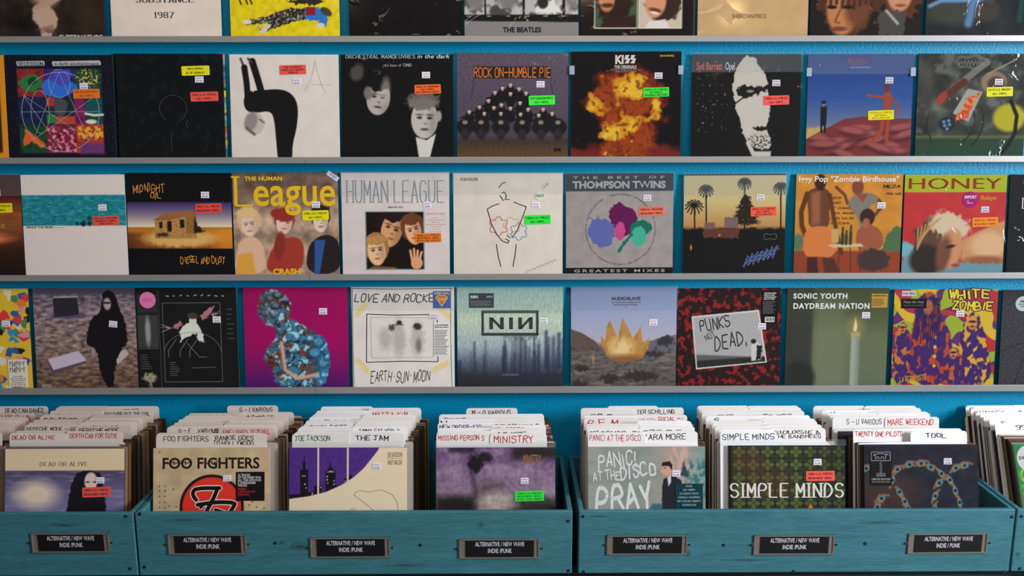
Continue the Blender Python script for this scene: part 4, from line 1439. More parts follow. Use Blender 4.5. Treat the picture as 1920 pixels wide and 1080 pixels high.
c.ell(1779, 464, 9, 3, (50, 34, 30), 2, -.2)
c.ell(1790, 500, 8, 3.4, (168, 70, 60), 2)
s.t('HONEY', 1690, 355, 20, (154, 50, 40), fit=180, bold=-.012)
s.t('HONEY', 1692, 355, 20, (160, 56, 40), fit=180, bold=-.012)
s.t('Robyn', 1832, 375.5, 8, (206, 150, 34), fit=30, bold=.03)
def imp(d, lp, w, h):
    put_text(d, 'IMPORT', 0, -2, 5.6, (224, 210, 220), lp, -.0033, fit=w * .76, anchor='c', bold=.04)
    put_text(d, 'O', -w * .22, h * .22, 5, (214, 196, 208), lp, -.0033, fit=4)
    put_text(d, '-', 0, h * .3, 7, (214, 196, 208), lp, -.0033, fit=w * .5, anchor='c')
s.promo(1812.5, 375, 30, 30, (172, 24, 112), imp, True)
s.note(1843, 417.5, (252, 146, 50), ('2018 U.K. IMPORT', 'NEAR MINT VINYL'), (170, 70, 30)).price(1841.5, 394)

s, c = new((1886, 331, 2085, 514), 2, "black record sleeve with a red bar, cut off at the wall's far right, third ledge", 51, 70)
c.fill((24, 23, 25)).mottle(.2, 10)
c.rect(1911, 342, 1940, 346.5, (206, 60, 52))
c.rect(1912, 371.5, 1960, 373, (150, 36, 34))
s.t('L', 1911, 394, 19, (210, 206, 204), font='serif', fit=11, w=.13)

# ---- fourth row
s, c = new((-134, 542, 60, 725), 3, "crowded yellow, blue and red collage record sleeve at the start of the lowest ledge", 61, 170)
c.fill((196, 160, 44))
rr = random.Random(5)
pal = [(176, 44, 44), (40, 70, 120), (24, 24, 28), (206, 196, 180), (206, 168, 40), (60, 100, 60), (196, 120, 130), (200, 110, 40), (40, 110, 140)]
for i in range(170):
    x, y = rr.uniform(-134, 60), rr.uniform(542, 725)
    a0 = rr.uniform(0, 6.3)
    pts = [(x + rr.uniform(4, 14) * math.cos(a0 + j * 2 * math.pi / 5), y + rr.uniform(4, 14) * math.sin(a0 + j * 2 * math.pi / 5)) for j in range(5)]
    c.poly(pts, rr.choice(pal), 1.0)
def happy(d, lp, w, h):
    for j in range(2):
        put_text(d, 'HAPPY HAPPY'[j * 6:j * 6 + 5], 0, -h * .26 + j * 11, 9, (50, 46, 46), lp, -.0033, font='hand', fit=w * .8, anchor='c', wob=.3)
    put_text(d, 'PILLS N THRILLS', 0, h * .14, 2.4, (50, 46, 46), lp, -.0033, fit=w * .5, anchor='c')
    for j in range(6):
        put_text(d, 'CLASSIC ALBUM REISSUE LINE'[j:], 0, h * .21 + j * 3.4, 2.0, (70, 66, 66), lp, -.0033, fit=w * (.86 - .1 * (j % 3)), anchor='c')
s.promo(33.5, 697, 34, 51, (190, 182, 170), happy)
s.price(17, 606)

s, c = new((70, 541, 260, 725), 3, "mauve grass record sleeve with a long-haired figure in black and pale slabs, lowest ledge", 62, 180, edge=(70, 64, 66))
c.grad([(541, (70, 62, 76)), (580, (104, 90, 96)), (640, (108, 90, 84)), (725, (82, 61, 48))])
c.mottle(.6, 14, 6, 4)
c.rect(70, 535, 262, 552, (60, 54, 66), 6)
c.rect(104, 590, 158, 596, (66, 56, 84), 4)
c.poly([(107, 562), (109, 558), (152, 557), (155, 590), (108, 594)], (34, 32, 38), 1.5)
c.line([(109, 558), (152, 557)], 2.2, (146, 134, 140), 1.2)
c.poly([(92, 676), (152, 658), (166, 678), (100, 700)], (70, 60, 66), 2)
c.poly([(92, 672), (150, 656), (165, 674), (102, 692)], (158, 146, 160), 1.5)
c.poly([(214, 668), (238, 652), (245, 662), (222, 682)], (150, 138, 136), 2)
k = (16, 14, 17)
c.poly([(198, 566), (202, 548), (212, 544), (224, 550), (230, 580), (240, 600), (244, 642), (232, 652), (226, 660), (216, 690), (214, 725), (200, 722), (190, 700), (186, 660), (178, 650), (166, 646), (168, 616), (178, 596), (192, 588)], k, 1.8, 3, 8, sm=1)
c.ell(208, 570, 7, 11, (140, 126, 128), 3)
c.ell(205, 568, 4, 2, (30, 26, 28), 1.5)
c.ell(211, 568, 3, 2, (30, 26, 28), 1.5)
c.ell(178, 658, 4, 8, (120, 108, 106), 2)
s.t('PARENTAL', 78, 721, 2.6, (180, 172, 170), fit=19)
s.t('ADVISORY', 78, 724.3, 2.6, (180, 172, 170), fit=19)
s.price(217.5, 607, -.1)

s, c = new((260, 540, 449, 725), 3, "black record sleeve of thin grey frames around a pale winged figure, lowest ledge", 63, 180, edge=(70, 70, 72))
c.fill((21, 21, 21))
c.rect(262, 590, 301, 650, (50, 52, 50), 2)
c.ell(281, 620, 5, 26, (128, 124, 120), 4)
c.rect(263, 552, 300, 586, (40, 38, 40), 2)
c.ell(281, 706, 12, 8, (136, 130, 104), 4, 0, 1, 6, 5)
c.line([(281, 706), (283, 724)], 5, (120, 112, 90), 3, 1, 3, 4)
c.poly([(340, 620), (352, 606), (372, 604), (382, 620), (386, 640), (376, 640), (372, 624), (352, 632), (342, 640)], (206, 204, 192), 2, 3, 6)
c.ell(366, 601, 7, 10, (206, 198, 190), 2)
c.ell(366, 592, 10, 6, (60, 50, 48), 3)
c.poly([(380, 592), (396, 578), (408, 574), (398, 590), (386, 600)], (150, 96, 104), 2.5, 3, 6)
c.poly([(326, 614), (340, 602), (348, 606), (338, 616)], (150, 96, 104), 2.5, 3, 6)
gy = (104, 104, 104)
s.ink([(310, 568), (418, 568), (418, 714), (310, 714), (310, 568)], .7, gy)
s.ink([(303, 545), (303, 724)], .6, (80, 80, 80))
s.ink([(262, 652), (300, 652)], .5, gy)
s.ink([(364 + 54 * math.cos(t), 662 - 40 * math.sin(t)) for t in np.linspace(.1, 3.04, 30)], .7, gy)
for d_ in (-22, 0, 18):
    s.ink([(356 + d_, 634), (340 + d_, 656), (340 + d_, 668)], .7, (120, 120, 118))
s.ink([(354, 642), (376, 668), (390, 668)], .7, (120, 120, 118))
rr = random.Random(3)
for i in range(22):
    x, y = rr.choice([(326, 614), (400, 590)])
    a, l = (rr.uniform(2.6, 3.6) if x < 350 else rr.uniform(-1.2, .9)), rr.uniform(8, 22)
    s.ink([(x, y), (x + l * math.cos(a), y + l * math.sin(a))], .5, (140, 132, 130))
for i in range(9):
    s.ink([(318 + i * 13, 555), (318 + i * 13 + rr.uniform(2, 5), 553 + rr.uniform(0, 3))], 2, (120, 120, 120))
for i in range(7):
    s.ink([(320, 678 + i * 4), (326 + rr.uniform(2, 12), 678 + i * 4)], .8, (96, 96, 96))
    s.ink([(266, 664 + i * 4.2), (272 + rr.uniform(4, 18), 664 + i * 4.2)], .8, (86, 86, 86))
    s.ink([(430, 580 + i * 9), (436 + rr.uniform(0, 8), 580 + i * 9)], .8, (86, 86, 86))
s.ink([(362, 688), (406, 687)], .6, gy)
s.promo(283, 562.5, 30, 30, (196, 104, 150), lambda d, lp, w, h: (put_text(d, 'HOT', 0, 3, 6, (170, 76, 124), lp, -.0033, fit=w * .6, anchor='c', bold=.03)), True)
s.price(411, 599)

s, c = new((461, 539, 655, 722), 3, "magenta record sleeve with a rough blue and rust sculpted mass, lowest ledge", 64, 190, edge=(120, 20, 80))
c.grad([(539, (132, 14, 72)), (640, (142, 12, 82)), (680, (112, 18, 86)), (722, (66, 22, 88))])
m = c.m_poly([(488, 566), (498, 545), (520, 542), (538, 552), (548, 566), (552, 582), (540, 590), (556, 600), (590, 620), (612, 630), (622, 668), (616, 700), (606, 724), (518, 724), (512, 690), (496, 672), (498, 652), (514, 640), (522, 624), (520, 612), (500, 606), (486, 588)], 1.6, 3, 9, 1)
n1, n2, n3 = c.noise(34, 34, 3), c.noise(20, 20, 3), c.noise(13, 13, 2)
ridge = np.clip(1 - abs(n2 - .5) * 11, 0, 1)
c.mix(m, (48, 112, 142))
c.mix(m * np.clip((n1 - .5) * 7, 0, 1), (100, 54, 42))
c.mix(m * np.clip((n3 - .56) * 6, 0, 1), (150, 196, 208))
c.mix(m * ridge * .9, (16, 24, 36))
c.mix(m * np.clip(1 - abs(n3 - .45) * 14, 0, 1) * .5, (112, 64, 48))
for x, y, r in ((510, 560, 9), (524, 554, 10), (538, 562, 9), (520, 574, 9), (598, 640, 14), (590, 660, 16), (606, 680, 12)):
    c.mix(m * c.m_ell(x, y, r, r * .8, 3) * .5, (20, 30, 44))
    c.mix(m * c.m_ell(x + 1, y - 2, r * .6, r * .45, 3) * .7, (96, 154, 176))
c.mix(m * np.clip((545 - c.X) / 40, 0, 1) * .35, (96, 44, 30))
c.mix(m * np.clip((c.X - 560) / 30, 0, 1) * .3, (36, 120, 168))
c.mix(m * c.m_line([(530, 640), (536, 690), (560, 706), (596, 698)], 6, 4), (190, 140, 112))
s.price(609, 583)

s, c = new((662, 539, 853, 723), 3, "off-white record sleeve with inked capitals, taped drawing and a blue badge, lowest ledge", 65, 150, flap=.22, edge=(170, 164, 156))
c.fill((202, 194, 186)).mottle(.03, 30)
for (x, y, r) in ((680, 579, -.9), (834, 584, .7), (680, 683, .85), (827, 685, -.5)):
    c.rect(x - 17, y - 5, x + 17, y + 5, (204, 186, 118), 1.2, r, .85)
for x, h in ((724, 34), (749, 52), (784, 46)):
    c.mix(c.m_ell(x, 634, 12, h * .62, 10, 0, 4, 8) * .42, (120, 116, 112))
c.ell(736, 613, 6, 6, (60, 58, 56), 3, 0, .9, 3, 4)
c.ell(784, 611, 8, 6, (44, 42, 42), 3, 0, .95, 3, 4)
c.ell(750, 604, 5, 4, (40, 38, 38), 2)
c.line([(743, 608), (757, 608)], 2, (40, 38, 38), 1.5)
c.ell(750, 614, 4.5, 6, (170, 160, 152), 2)
c.ell(786, 646, 5, 12, (110, 106, 104), 5)
k = (30, 28, 30)
s.ink([(690, 588), (740, 590), (821, 589), (822, 676), (760, 675), (688, 677), (690, 588)], 1.5, k)
s.ink([(697, 594), (814, 595), (813, 668), (698, 669), (697, 594)], .5, (120, 116, 114))
s.ink([(664, 541), (740, 542.5), (851, 541)], 1.2, k)
s.ink([(664, 541), (663, 640), (664, 722)], .9, k)
s.ink([(847, 541), (846, 640), (848, 722)], .9, k)
s.t('LOVE AND ROCKE', 667, 566, 14.5, k, font='hand', fit=147, w=.13, wob=.16, shear=.22)
s.t('EARTH`SUN`MOON', 695, 713, 19, k, font='hand', fit=110, w=.1, wob=.22, shear=.12)
def sup(d, lp, w, h):
    f = lambda p, col, yo: d.add([(lp(a, b)[0], yo, lp(a, b)[1]) for a, b in p], [tuple(range(len(p)))], col)
    f([(-12, -4), (-7, -8), (7, -8), (12, -4), (0, 13)], (222, 190, 60), -.0032)
    f([(-9.6, -3.6), (-6, -6.4), (6, -6.4), (9.6, -3.6), (0, 10)], (190, 44, 40), -.0033)
    put_text(d, 'SUPER VINYL', 0, -9.5, 4, (232, 200, 70), lp, -.0033, fit=w * .88, anchor='c', bold=.03)
    put_text(d, '200', 0, 1.6, 5.4, (232, 196, 70), lp, -.0034, fit=15, anchor='c', bold=.03)
    put_text(d, 'GRAM', 0, 5.4, 2.4, (232, 196, 70), lp, -.0034, fit=9, anchor='c')
s.promo(830, 562, 32, 31, (30, 76, 150), sup)
def txt(n_, col, head=None):
    def f(d, lp, w, h):
        rr_ = random.Random(n_)
        y = -h / 2 + 4
        if head:
            for l in head:
                put_text(d, l, -w * .44, y + 1, 3, col, lp, -.0033, fit=w * .84, bold=.03)
                y += 4
            y += 2
        k_ = h / 2 - 3
        while y < k_:
            L = w * rr_.uniform(.6, .88)
            x = -w * .44
            while x < -w * .44 + L - 2:
                q = min(rr_.uniform(2, 5), -w * .44 + L - x)
                tr = ribbon([(x, y), (x + q, y)], 1.15)
                vs = [(lp(a, b)[0], -.0033, lp(a, b)[1]) for t in tr for a, b in t]
                d.add(vs, [(3 * i, 3 * i + 1, 3 * i + 2) for i in range(len(vs) // 3)], col)
                x += q + 1.3
            y += 2.9
    return f
s.promo(830, 635, 30, 61, (206, 202, 198), txt(2, (70, 66, 68), ('Love and Rockets', 'Earth Sun Moon')))
s.price(814, 593)

s, c = new((858, 539, 1055, 725), 3, "pale teal to dark record sleeve with blurred reeds and a boxed three-letter emblem, lowest ledge", 66, 180, flap=.24, edge=(110, 130, 130))
c.grad([(539, (136, 166, 160)), (600, (176, 188, 166)), (650, (150, 164, 168)), (680, (84, 92, 108)), (705, (48, 46, 50)), (725, (42, 40, 42))])
rr = random.Random(9)
for i in range(44):
    x = rr.uniform(940, 1055) if i % 3 else rr.uniform(860, 1050)
    t = rr.uniform(630, 680)
    c.line([(x, t), (x + rr.uniform(-1, 1), 720)], rr.uniform(1.5, 6), (42, 44, 62), 5, rr.uniform(.3, .7))
for x, t in ((1024, 622), (1048, 626)):
    c.line([(x, t), (x, 690)], 5, (40, 40, 66), 6, .85)
c.line([(890, 660), (891, 700)], 1.6, (60, 64, 84), 2, .7)
c.mottle(.12, 3, 10)
k = (56, 58, 60)
def band(pts, w):
    s.ink(pts, w, k)
band([(905, 584.5), (1008, 584.5)], 5.4); band([(905, 626.5), (1008, 626.5)], 5.4)
band([(905.5, 584), (905.5, 627)], 4.6); band([(1007.5, 584), (1007.5, 627)], 4.6)
for x0 in (918, ):
    s.shape([(x0, 595), (x0 + 7, 595), (x0 + 7, 617), (x0, 617)], k)
    s.shape([(x0 + 20, 595), (x0 + 27, 595), (x0 + 27, 617), (x0 + 20, 617)], k)
    s.shape([(x0, 595), (x0 + 6.5, 595), (x0 + 27, 617), (x0 + 20.5, 617)], k)
s.shape([(955, 595), (962, 595), (962, 617), (955, 617)], k)
x0 = 972
s.shape([(x0, 595), (x0 + 7, 595), (x0 + 7, 617), (x0, 617)], k)
s.shape([(x0 + 20, 595), (x0 + 27, 595), (x0 + 27, 617), (x0 + 20, 617)], k)
s.shape([(x0 + 20.5, 595), (x0 + 27, 595), (x0 + 6.5, 617), (x0, 617)], k)
for i in range(26):
    x = 942 + i * 2.6
    s.ink([(x, 629), (x, 631 + (i * 7) % 9)], .9, k)
s.t('[with_teeth]', 957, 704, 4.6, (110, 112, 116), fit=32, anchor='c')
def nin(d, lp, w, h):
    put_text(d, 'NIN', -w * .44, -h * .16, 5, (210, 210, 212), lp, -.0033, fit=w * .3, bold=.04)
    put_text(d, 'EXPLICIT', w * .2, -h * .2, 3, (190, 190, 192), lp, -.0033, fit=w * .26, bold=.02)
    txt(6, (120, 120, 124))(d, lambda a, b: lp(a, b * .5 + h * .2), w, h)
s.promo(903.5, 563.5, 46, 27, (22, 22, 24), nin)
s.price(1019, 602)

s, c = new((1070, 539, 1267, 725), 3, "grey desert record sleeve with a polished golden shape under pale blue sky, lowest ledge", 67, 190, flap=.22, edge=(90, 100, 120))
c.grad([(539, (118, 132, 172)), (585, (146, 152, 182)), (640, (168, 164, 178)), (648, (110, 104, 100)), (660, (98, 92, 86)), (725, (86, 80, 76))])
c.poly([(1070, 617), (1090, 624), (1116, 640), (1128, 656), (1070, 660)], (92, 78, 72), 2)
c.poly([(1200, 644), (1240, 634), (1267, 628), (1267, 660), (1200, 660)], (98, 96, 108), 3)
c.mix(np.clip((c.Y - 648) / 4, 0, 1) * np.clip((c.noise(9, 5) - .52) * 6, 0, 1) * .6, (56, 52, 50))
c.mix(np.clip((c.Y - 660) / 4, 0, 1) * np.clip((c.noise(40, 8) - .5) * 4, 0, 1) * .5, (136, 128, 120))
for x, y, rx, ry in ((1142, 710, 18, 9), (1200, 706, 34, 10), (1090, 690, 16, 6), (1085, 720, 16, 6), (1246, 640, 16, 10), (1226, 664, 20, 5)):
    c.ell(x, y, rx, ry, (46, 42, 40), 4, 0, .85, 6, 8)
gm = c.m_poly([(1126, 644), (1126, 628), (1134, 640), (1136, 616), (1142, 600), (1150, 618), (1158, 636), (1162, 612), (1166, 596), (1176, 614), (1186, 636), (1194, 622), (1200, 612), (1202, 628), (1204, 644), (1216, 634), (1216, 650), (1204, 672), (1184, 678), (1156, 679), (1138, 668)], 1.5)
c.mix(gm, (176, 128, 66))
c.mix(gm * c.m_ell(1164, 652, 22, 18, 18), (216, 186, 128))
c.mix(gm * c.m_ell(1170, 678, 46, 12, 10) * .8, (118, 78, 44))
c.mix(gm * np.clip((c.noise(12, 20) - .55) * 4, 0, 1) * .5, (132, 90, 46))
c.ell(1112, 672, 2, 10, (176, 130, 118), 2, 0, .8)
s.t('AUDIOSLAVE', 1172, 563, 6, (36, 34, 40), fit=54, anchor='c', bold=.04)
s.t('THE CLASSIC DEBUT ALBUM ON 2 LPS', 1172, 568.6, 2.4, (44, 42, 50), fit=54, anchor='c', bold=.01)
s.t('INCLUDES COCHISE, SHOW ME', 1172, 573, 2.4, (44, 42, 50), fit=44, anchor='c', bold=.01)
s.t('GATEFOLD', 1172, 577, 1.8, (90, 92, 110), fit=7, anchor='c')
s.price(1223.5, 605)

s, c = new((1268, 541, 1461, 725), 3, "black and red crowd record sleeve with a tilted grey photo of scrawled graffiti, lowest ledge", 68, 180)
c.fill((38, 27, 27))
c.mix(np.clip((c.noise(13, 13, 4) - .53) * 9, 0, 1), (138, 36, 34))
c.mix(np.clip((c.noise(6, 6, 2) - .66) * 8, 0, 1) * .6, (40, 28, 28))
c.poly([(1294.5, 593.5), (1420, 582), (1437, 681), (1304.5, 693.5)], (206, 200, 194), 1)
c.poly([(1297, 596), (1418, 585), (1434, 679), (1306.5, 690.5)], (166, 164, 162), 1)
fr = c.m_poly([(1297, 596), (1418, 585), (1434, 679), (1306.5, 690.5)], 1)
c.mix(fr * np.clip((c.Y - (664 + (c.X - 1300) * .04)) / 3, 0, 1), (92, 92, 92))
c.mix(fr * np.clip((c.Y - (676 - (c.X - 1300) * .06)) / 3, 0, 1), (44, 42, 42))
c.mix(fr * np.clip((c.noise(4, 3) - .5) * 3, 0, 1) * .2, (110, 110, 110))
c.poly([(1406, 650), (1412, 640), (1424, 646), (1426, 676), (1408, 678)], (190, 188, 184), 1.2)
c.poly([(1418, 648), (1428, 650), (1424, 676), (1416, 676)], (36, 34, 36), 1.2, 2, 4)
c.ell(1411, 641, 5, 4.5, (40, 38, 40), 1.5)
s.t('PUNKS', 1312, 622, 21, (52, 50, 52), font='hand', fit=56, w=.12, wob=.15, rot=.16)
s.t('NOT', 1324, 640, 11, (60, 58, 60), font='hand', fit=19, w=.12, wob=.15, rot=.55)
s.t('DEAD.', 1340, 656, 25, (52, 50, 52), font='hand', fit=60, w=.11, wob=.16, rot=.14)
def expl(d, lp, w, h):
    for j, l in enumerate(('THE EXPLOITED', 'PUNKS NOT DEAD', 'LTD RED AND BLACK', 'SPLATTER')):
        put_text(d, l, -w * .4, -h / 2 + 6 + j * 3.6, 2.4, (206, 202, 202), lp, -.0033, fit=w * (.7 if j % 2 else .8), bold=.03)
    txt(9, (110, 106, 108))(d, lambda a, b: lp(a, b * .45 + 1), w, h)
    d.add([(lp(a, b)[0], -.0032, lp(a, b)[1]) for a, b in ((-9, h * .32), (9, h * .32), (9, h * .48), (-9, h * .48))], [(0, 1, 2, 3)], (206, 202, 202))
    for j in range(9):
        x_ = -7.5 + j * 1.75
        d.add([(lp(a, b)[0], -.0034, lp(a, b)[1]) for a, b in ((x_, h * .34), (x_ + .5 + .4 * (j % 3), h * .34), (x_ + .5 + .4 * (j % 3), h * .45), (x_, h * .45))], [(0, 1, 2, 3)], (20, 20, 20))
s.promo(1440, 576, 29, 60, (21, 19, 20), expl)
s.price(1426, 613)

s, c = new((1470, 541, 1660, 725), 3, "olive green record sleeve with a pale glowing upright bar and white capitals, lowest ledge", 69, 150, edge=(60, 62, 50))
c.grad([(541, (70, 76, 52)), (640, (102, 108, 76)), (725, (96, 104, 84))])
c.mix(c.m_rect(1460, 530, 1520, 740, 6), (58, 58, 52))
c.mix(c.m_rect(1460, 530, 1700, 600, 50) * .4, (62, 70, 44))
c.mix(c.m_rect(1522, 560, 1580, 740, 20) * .4, (126, 134, 100))
c.ell(1496, 712, 30, 34, (44, 46, 44), 10)
c.rect(1592, 626, 1608, 740, (148, 158, 140), 3)
c.rect(1592, 624, 1608, 632, (186, 172, 112), 2.5)
c.mix(c.m_rect(1602, 630, 1612, 740, 8) * .5, (100, 112, 96))
c.ell(1599, 614, 16, 20, (148, 138, 84), 16, 0, .6)
c.poly([(1595, 620), (1599, 596), (1603, 612), (1601, 624)], (226, 196, 138), 2.5)
s.t('SONIC YOUTH', 1481.5, 560.5, 9.6, (214, 214, 208), fit=101, bold=.035, gap=.1)
s.t('DAYDREAM NATION', 1481.5, 579.5, 10.2, (214, 214, 208), fit=143, bold=.035, gap=.1)
s.promo(1642, 564.5, 30, 26, (178, 140, 62), txt(12, (90, 66, 30), ('DAYDREAM NATION',)))
s.price(1618, 592)

s, c = new((1669, 543, 1862, 725), 3, "purple and yellow swirl-patterned record sleeve with a shaggy band, lowest ledge", 70, 190, edge=(60, 40, 60))
c.fill((150, 164, 46))
w_ = np.sin((c.X * .05 + c.Y * .10) + 3.4 * c.noise(70, 70, 2) * 2)
c.mix(np.clip(w_ * 6, 0, 1), (96, 44, 104))
c.mix(np.clip((np.sin(c.X * .04 - c.Y * .09 + 6 * c.noise(80, 80, 2)) - .55) * 8, 0, 1), (176, 50, 56))
c.mix(np.clip((np.sin(c.X * .05 - c.Y * .06 + 5 * c.noise(80, 80, 2)) - .6) * 8, 0, 1), (206, 172, 50))
body = (64, 38, 98)
ns = np.clip((c.noise(12, 18, 2) - .54) * 8, 0, 1)
for pts, hl in (([(1670, 725), (1672, 640), (1680, 606), (1692, 604), (1702, 640), (1712, 725)], (196, 112, 44)),
                ([(1700, 725), (1704, 640), (1708, 590), (1714, 556), (1736, 546), (1752, 560), (1756, 592), (1778, 620), (1790, 725)], (178, 70, 44)),
                ([(1788, 725), (1794, 640), (1804, 596), (1818, 584), (1832, 596), (1844, 640), (1862, 725)], (214, 156, 50)),
                ([(1770, 725), (1772, 680), (1782, 652), (1796, 656), (1812, 725)], (188, 90, 42))):
    m = c.m_poly(pts, 2, 4, 9, 1)
    c.mix(m, body)
    c.mix(m * ns, hl)
for x, y, r in ((1733, 578, 9), (1817, 606, 9), (1687, 616, 6), (1784, 664, 7)):
    c.ell(x, y, r, r * 1.5, (206, 140, 62), 3)
    c.ell(x, y - r * .2, r * .8, 2.4, (60, 30, 70), 2)
    c.ell(x, y + r * .8, r * .5, 2, (110, 44, 50), 2)
for y in range(634, 700, 18):
    c.ell(1749, y, 3, 3.4, (206, 176, 56), 1.5)
for i in range(12):
    c.line([(1716 + i * 3.4, 560), (1708 + i * 4.4, 626 + (i * 13) % 20)], 2.6, (38, 28, 66), 1.5, .8)
c.mix(c.m_ell(1733, 576, 8, 13, 4) * .7, (190, 110, 60))
for w_k, kk, ov in ((.42, (58, 26, 70), 0), (.19, (218, 196, 44), 1e-4)):
    s.t('WHITE', 1771, 560, 14.5, kk, ov, font='hand', fit=74, w=w_k, wob=.22)
    s.t('ZOMBIE', 1778, 579, 14.5, kk, ov, font='hand', fit=74, w=w_k, wob=.22, rot=-.05)
s.t('LA SEXORCISTO', 1686, 719, 10, (206, 160, 40), font='hand', fit=48, w=.16, wob=.2, rot=.08)
s.promo(1696, 551, 27, 10, (190, 186, 196), lambda d, lp, w, h: put_text(d, 'Devil Music', 0, 2, 4.4, (70, 60, 80), lp, -.0033, fit=w * .86, anchor='c', font='serif'))
s.promo(1706, 570, 47, 18, (24, 21, 24), lambda d, lp, w, h: (put_text(d, 'Music On Vinyl', -w * .42, -1, 4, (170, 160, 170), lp, -.0033, fit=w * .8), put_text(d, 'AUDIOPHILE 180 GRAM PRESSING', -w * .42, 4.4, 2, (130, 120, 130), lp, -.0033, fit=w * .8)))
s.price(1793, 589)

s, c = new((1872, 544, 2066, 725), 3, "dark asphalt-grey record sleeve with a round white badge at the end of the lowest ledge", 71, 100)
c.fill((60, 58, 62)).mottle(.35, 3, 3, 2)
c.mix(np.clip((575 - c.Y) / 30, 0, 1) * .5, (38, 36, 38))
c.line([(1872, 660), (1980, 620)], 1.4, (36, 34, 36), 1)
c.line([(1900, 725), (1940, 600)], 1.4, (36, 34, 36), 1)
def free(d, lp, w, h):
    put_text(d, 'FREE', 0, -2.4, 4.2, (40, 50, 56), lp, -.0033, fit=w * .4, anchor='c', bold=.03)
    put_text(d, 'MP3 DOWNLOAD', 0, 2.4, 2.8, (60, 66, 70), lp, -.0033, fit=w * .6, anchor='c')
    put_text(d, 'INSIDE', 0, 6.4, 2.6, (60, 66, 70), lp, -.0033, fit=w * .3, anchor='c')
s.promo(1910, 570, 28, 28, (186, 192, 196), free, True)

# ---- front sleeves standing in the crates
FR = []


def front(box, key, label, seed, n=150, wrap=True, edge=(40, 38, 38)):
    s = Sleeve(box, seed, n)
    s.wrap, s.edge = wrap and seed in FILMED, edge
    s.gloss = wrap and not s.wrap
    s.lip = .012 if wrap and key in (1, 3, 4, 6) else 0
    FR.append((s, key, label))
    return s, s.cv


s, c = front((8, 836, 236, 1058), 1, "cream-topped record sleeve with a dark-haired figure over a moonlit purple sea, front of its bin", 81)
c.grad([(836, (178, 158, 128)), (876.5, (178, 158, 128)), (878, (60, 54, 76)), (920, (84, 78, 104)), (950, (92, 88, 118)), (1058, (60, 56, 80))])
c.mix(np.clip((c.Y - 878) * 2, 0, 1) * np.clip((c.noise(60, 7) - .5) * 4, 0, 1) * .6, (116, 108, 130))
c.mix(c.m_ell(68, 922, 34, 22, 30) * np.clip((c.Y - 878) * 2, 0, 1), (196, 176, 150))
c.poly([(126, 952), (134, 904), (146, 880), (170, 877), (190, 884), (200, 930), (206, 1058), (120, 1058)], (20, 17, 24), 2, 3, 8)
c.ell(172, 898, 12, 17, (190, 168, 160), 3)
for x in (166, 179):
    c.ell(x, 899, 4, 1.5, (40, 30, 36), 1.2)
c.ell(172, 911, 4, 1.5, (120, 70, 76), 1.2)
s.t('DEAD OR ALIVE', 75, 868.5, 7.6, (62, 56, 54), font='serif', fit=91, w=.13)
s.note(183, 918, CORAL, ('1984 U.S. PRESS', 'NEAR MINT VINYL'), w=54, h=19).price(190, 896)

s, c = front((282, 837, 503, 1056), 2, "tan riveted record sleeve with a big red disc and black capitals, front of its bin", 82, 160, edge=(150, 140, 130))
c.fill((160, 138, 108)).mottle(.1, 30)
c.mix(np.clip((c.noise(60) - .5) * 3, 0, 1) * .3, (134, 112, 84))
for y in (908, 917, 927, 938, 948):
    for x in (294, 304):
        c.ell(x, y, 1.6, 1.6, (92, 78, 60), 1)
for x, y in ((294, 844), (312, 945), (326, 946), (464, 944), (478, 948), (492, 950), (320, 914), (305, 916), (470, 938)):
    c.ell(x, y, 1.7, 1.7, (84, 70, 54), 1)
c.ell(393, 947.5, 61, 61, (24, 20, 20), 1.2)
c.ell(393, 947.5, 55.5, 55.5, (186, 42, 34), 1.2)
for b in ((302, 849, 324, 868), (318, 890, 332, 900)):
    c.rect(*b, (150, 126, 96), 3, k=.4)
for wd, kk, ov in ((11, (206, 190, 172), 0), (7.4, (22, 18, 18), 1e-4)):
    s.ink(chaikin(chaikin([(364, 934), (357, 926), (358, 915), (372, 912), (396, 912), (408, 912)])), wd, kk, ov)
    s.ink(chaikin([(404, 913), (396, 932), (386, 950), (374, 972), (364, 984)]), wd, kk, ov)
    s.ink(chaikin([(366, 943), (400, 938), (438, 939), (434, 948), (420, 968), (410, 984)]), wd, kk, ov)
    s.ink([(378, 941), (372, 948)], wd * .8, kk, ov)
    s.ink([(400, 952), (418, 958)], wd * .8, kk, ov)
s.t('FOO FIGHTERS', 298.5, 875, 20, (30, 26, 26), fit=185, bold=.025)
for x in (322, 344, 394):
    s.ink([(x - 11, 866), (x, 862), (x - 2, 867), (x + 11, 862)], 1.6, (30, 26, 26))
def fo(d, lp, w, h):
    for j, l in enumerate(('16 TRACKS', 'OF THE FINEST FOO', 'ALL THE HITS PLUS', '3 UNRELEASED', 'TRACKS:')):
        put_text(d, l, -w * .44, -h / 2 + 7.5 + j * 4.9, 4, (200, 194, 192), lp, -.0033, fit=w * (.44, .82, .82, .64, .34)[j], bold=.01)
    for j, l in enumerate(('WHEELS', 'WORD FORWARD', 'EVERLONG')):
        put_text(d, l, -w * .44, -h / 2 + 33.5 + j * 5.2, 3.6, (176, 46, 40), lp, -.0033, fit=w * (.3, .62, .4)[j])
s.promo(466, 909, 54, 54, (20, 17, 18), fo)
s.price(422, 894, .04)

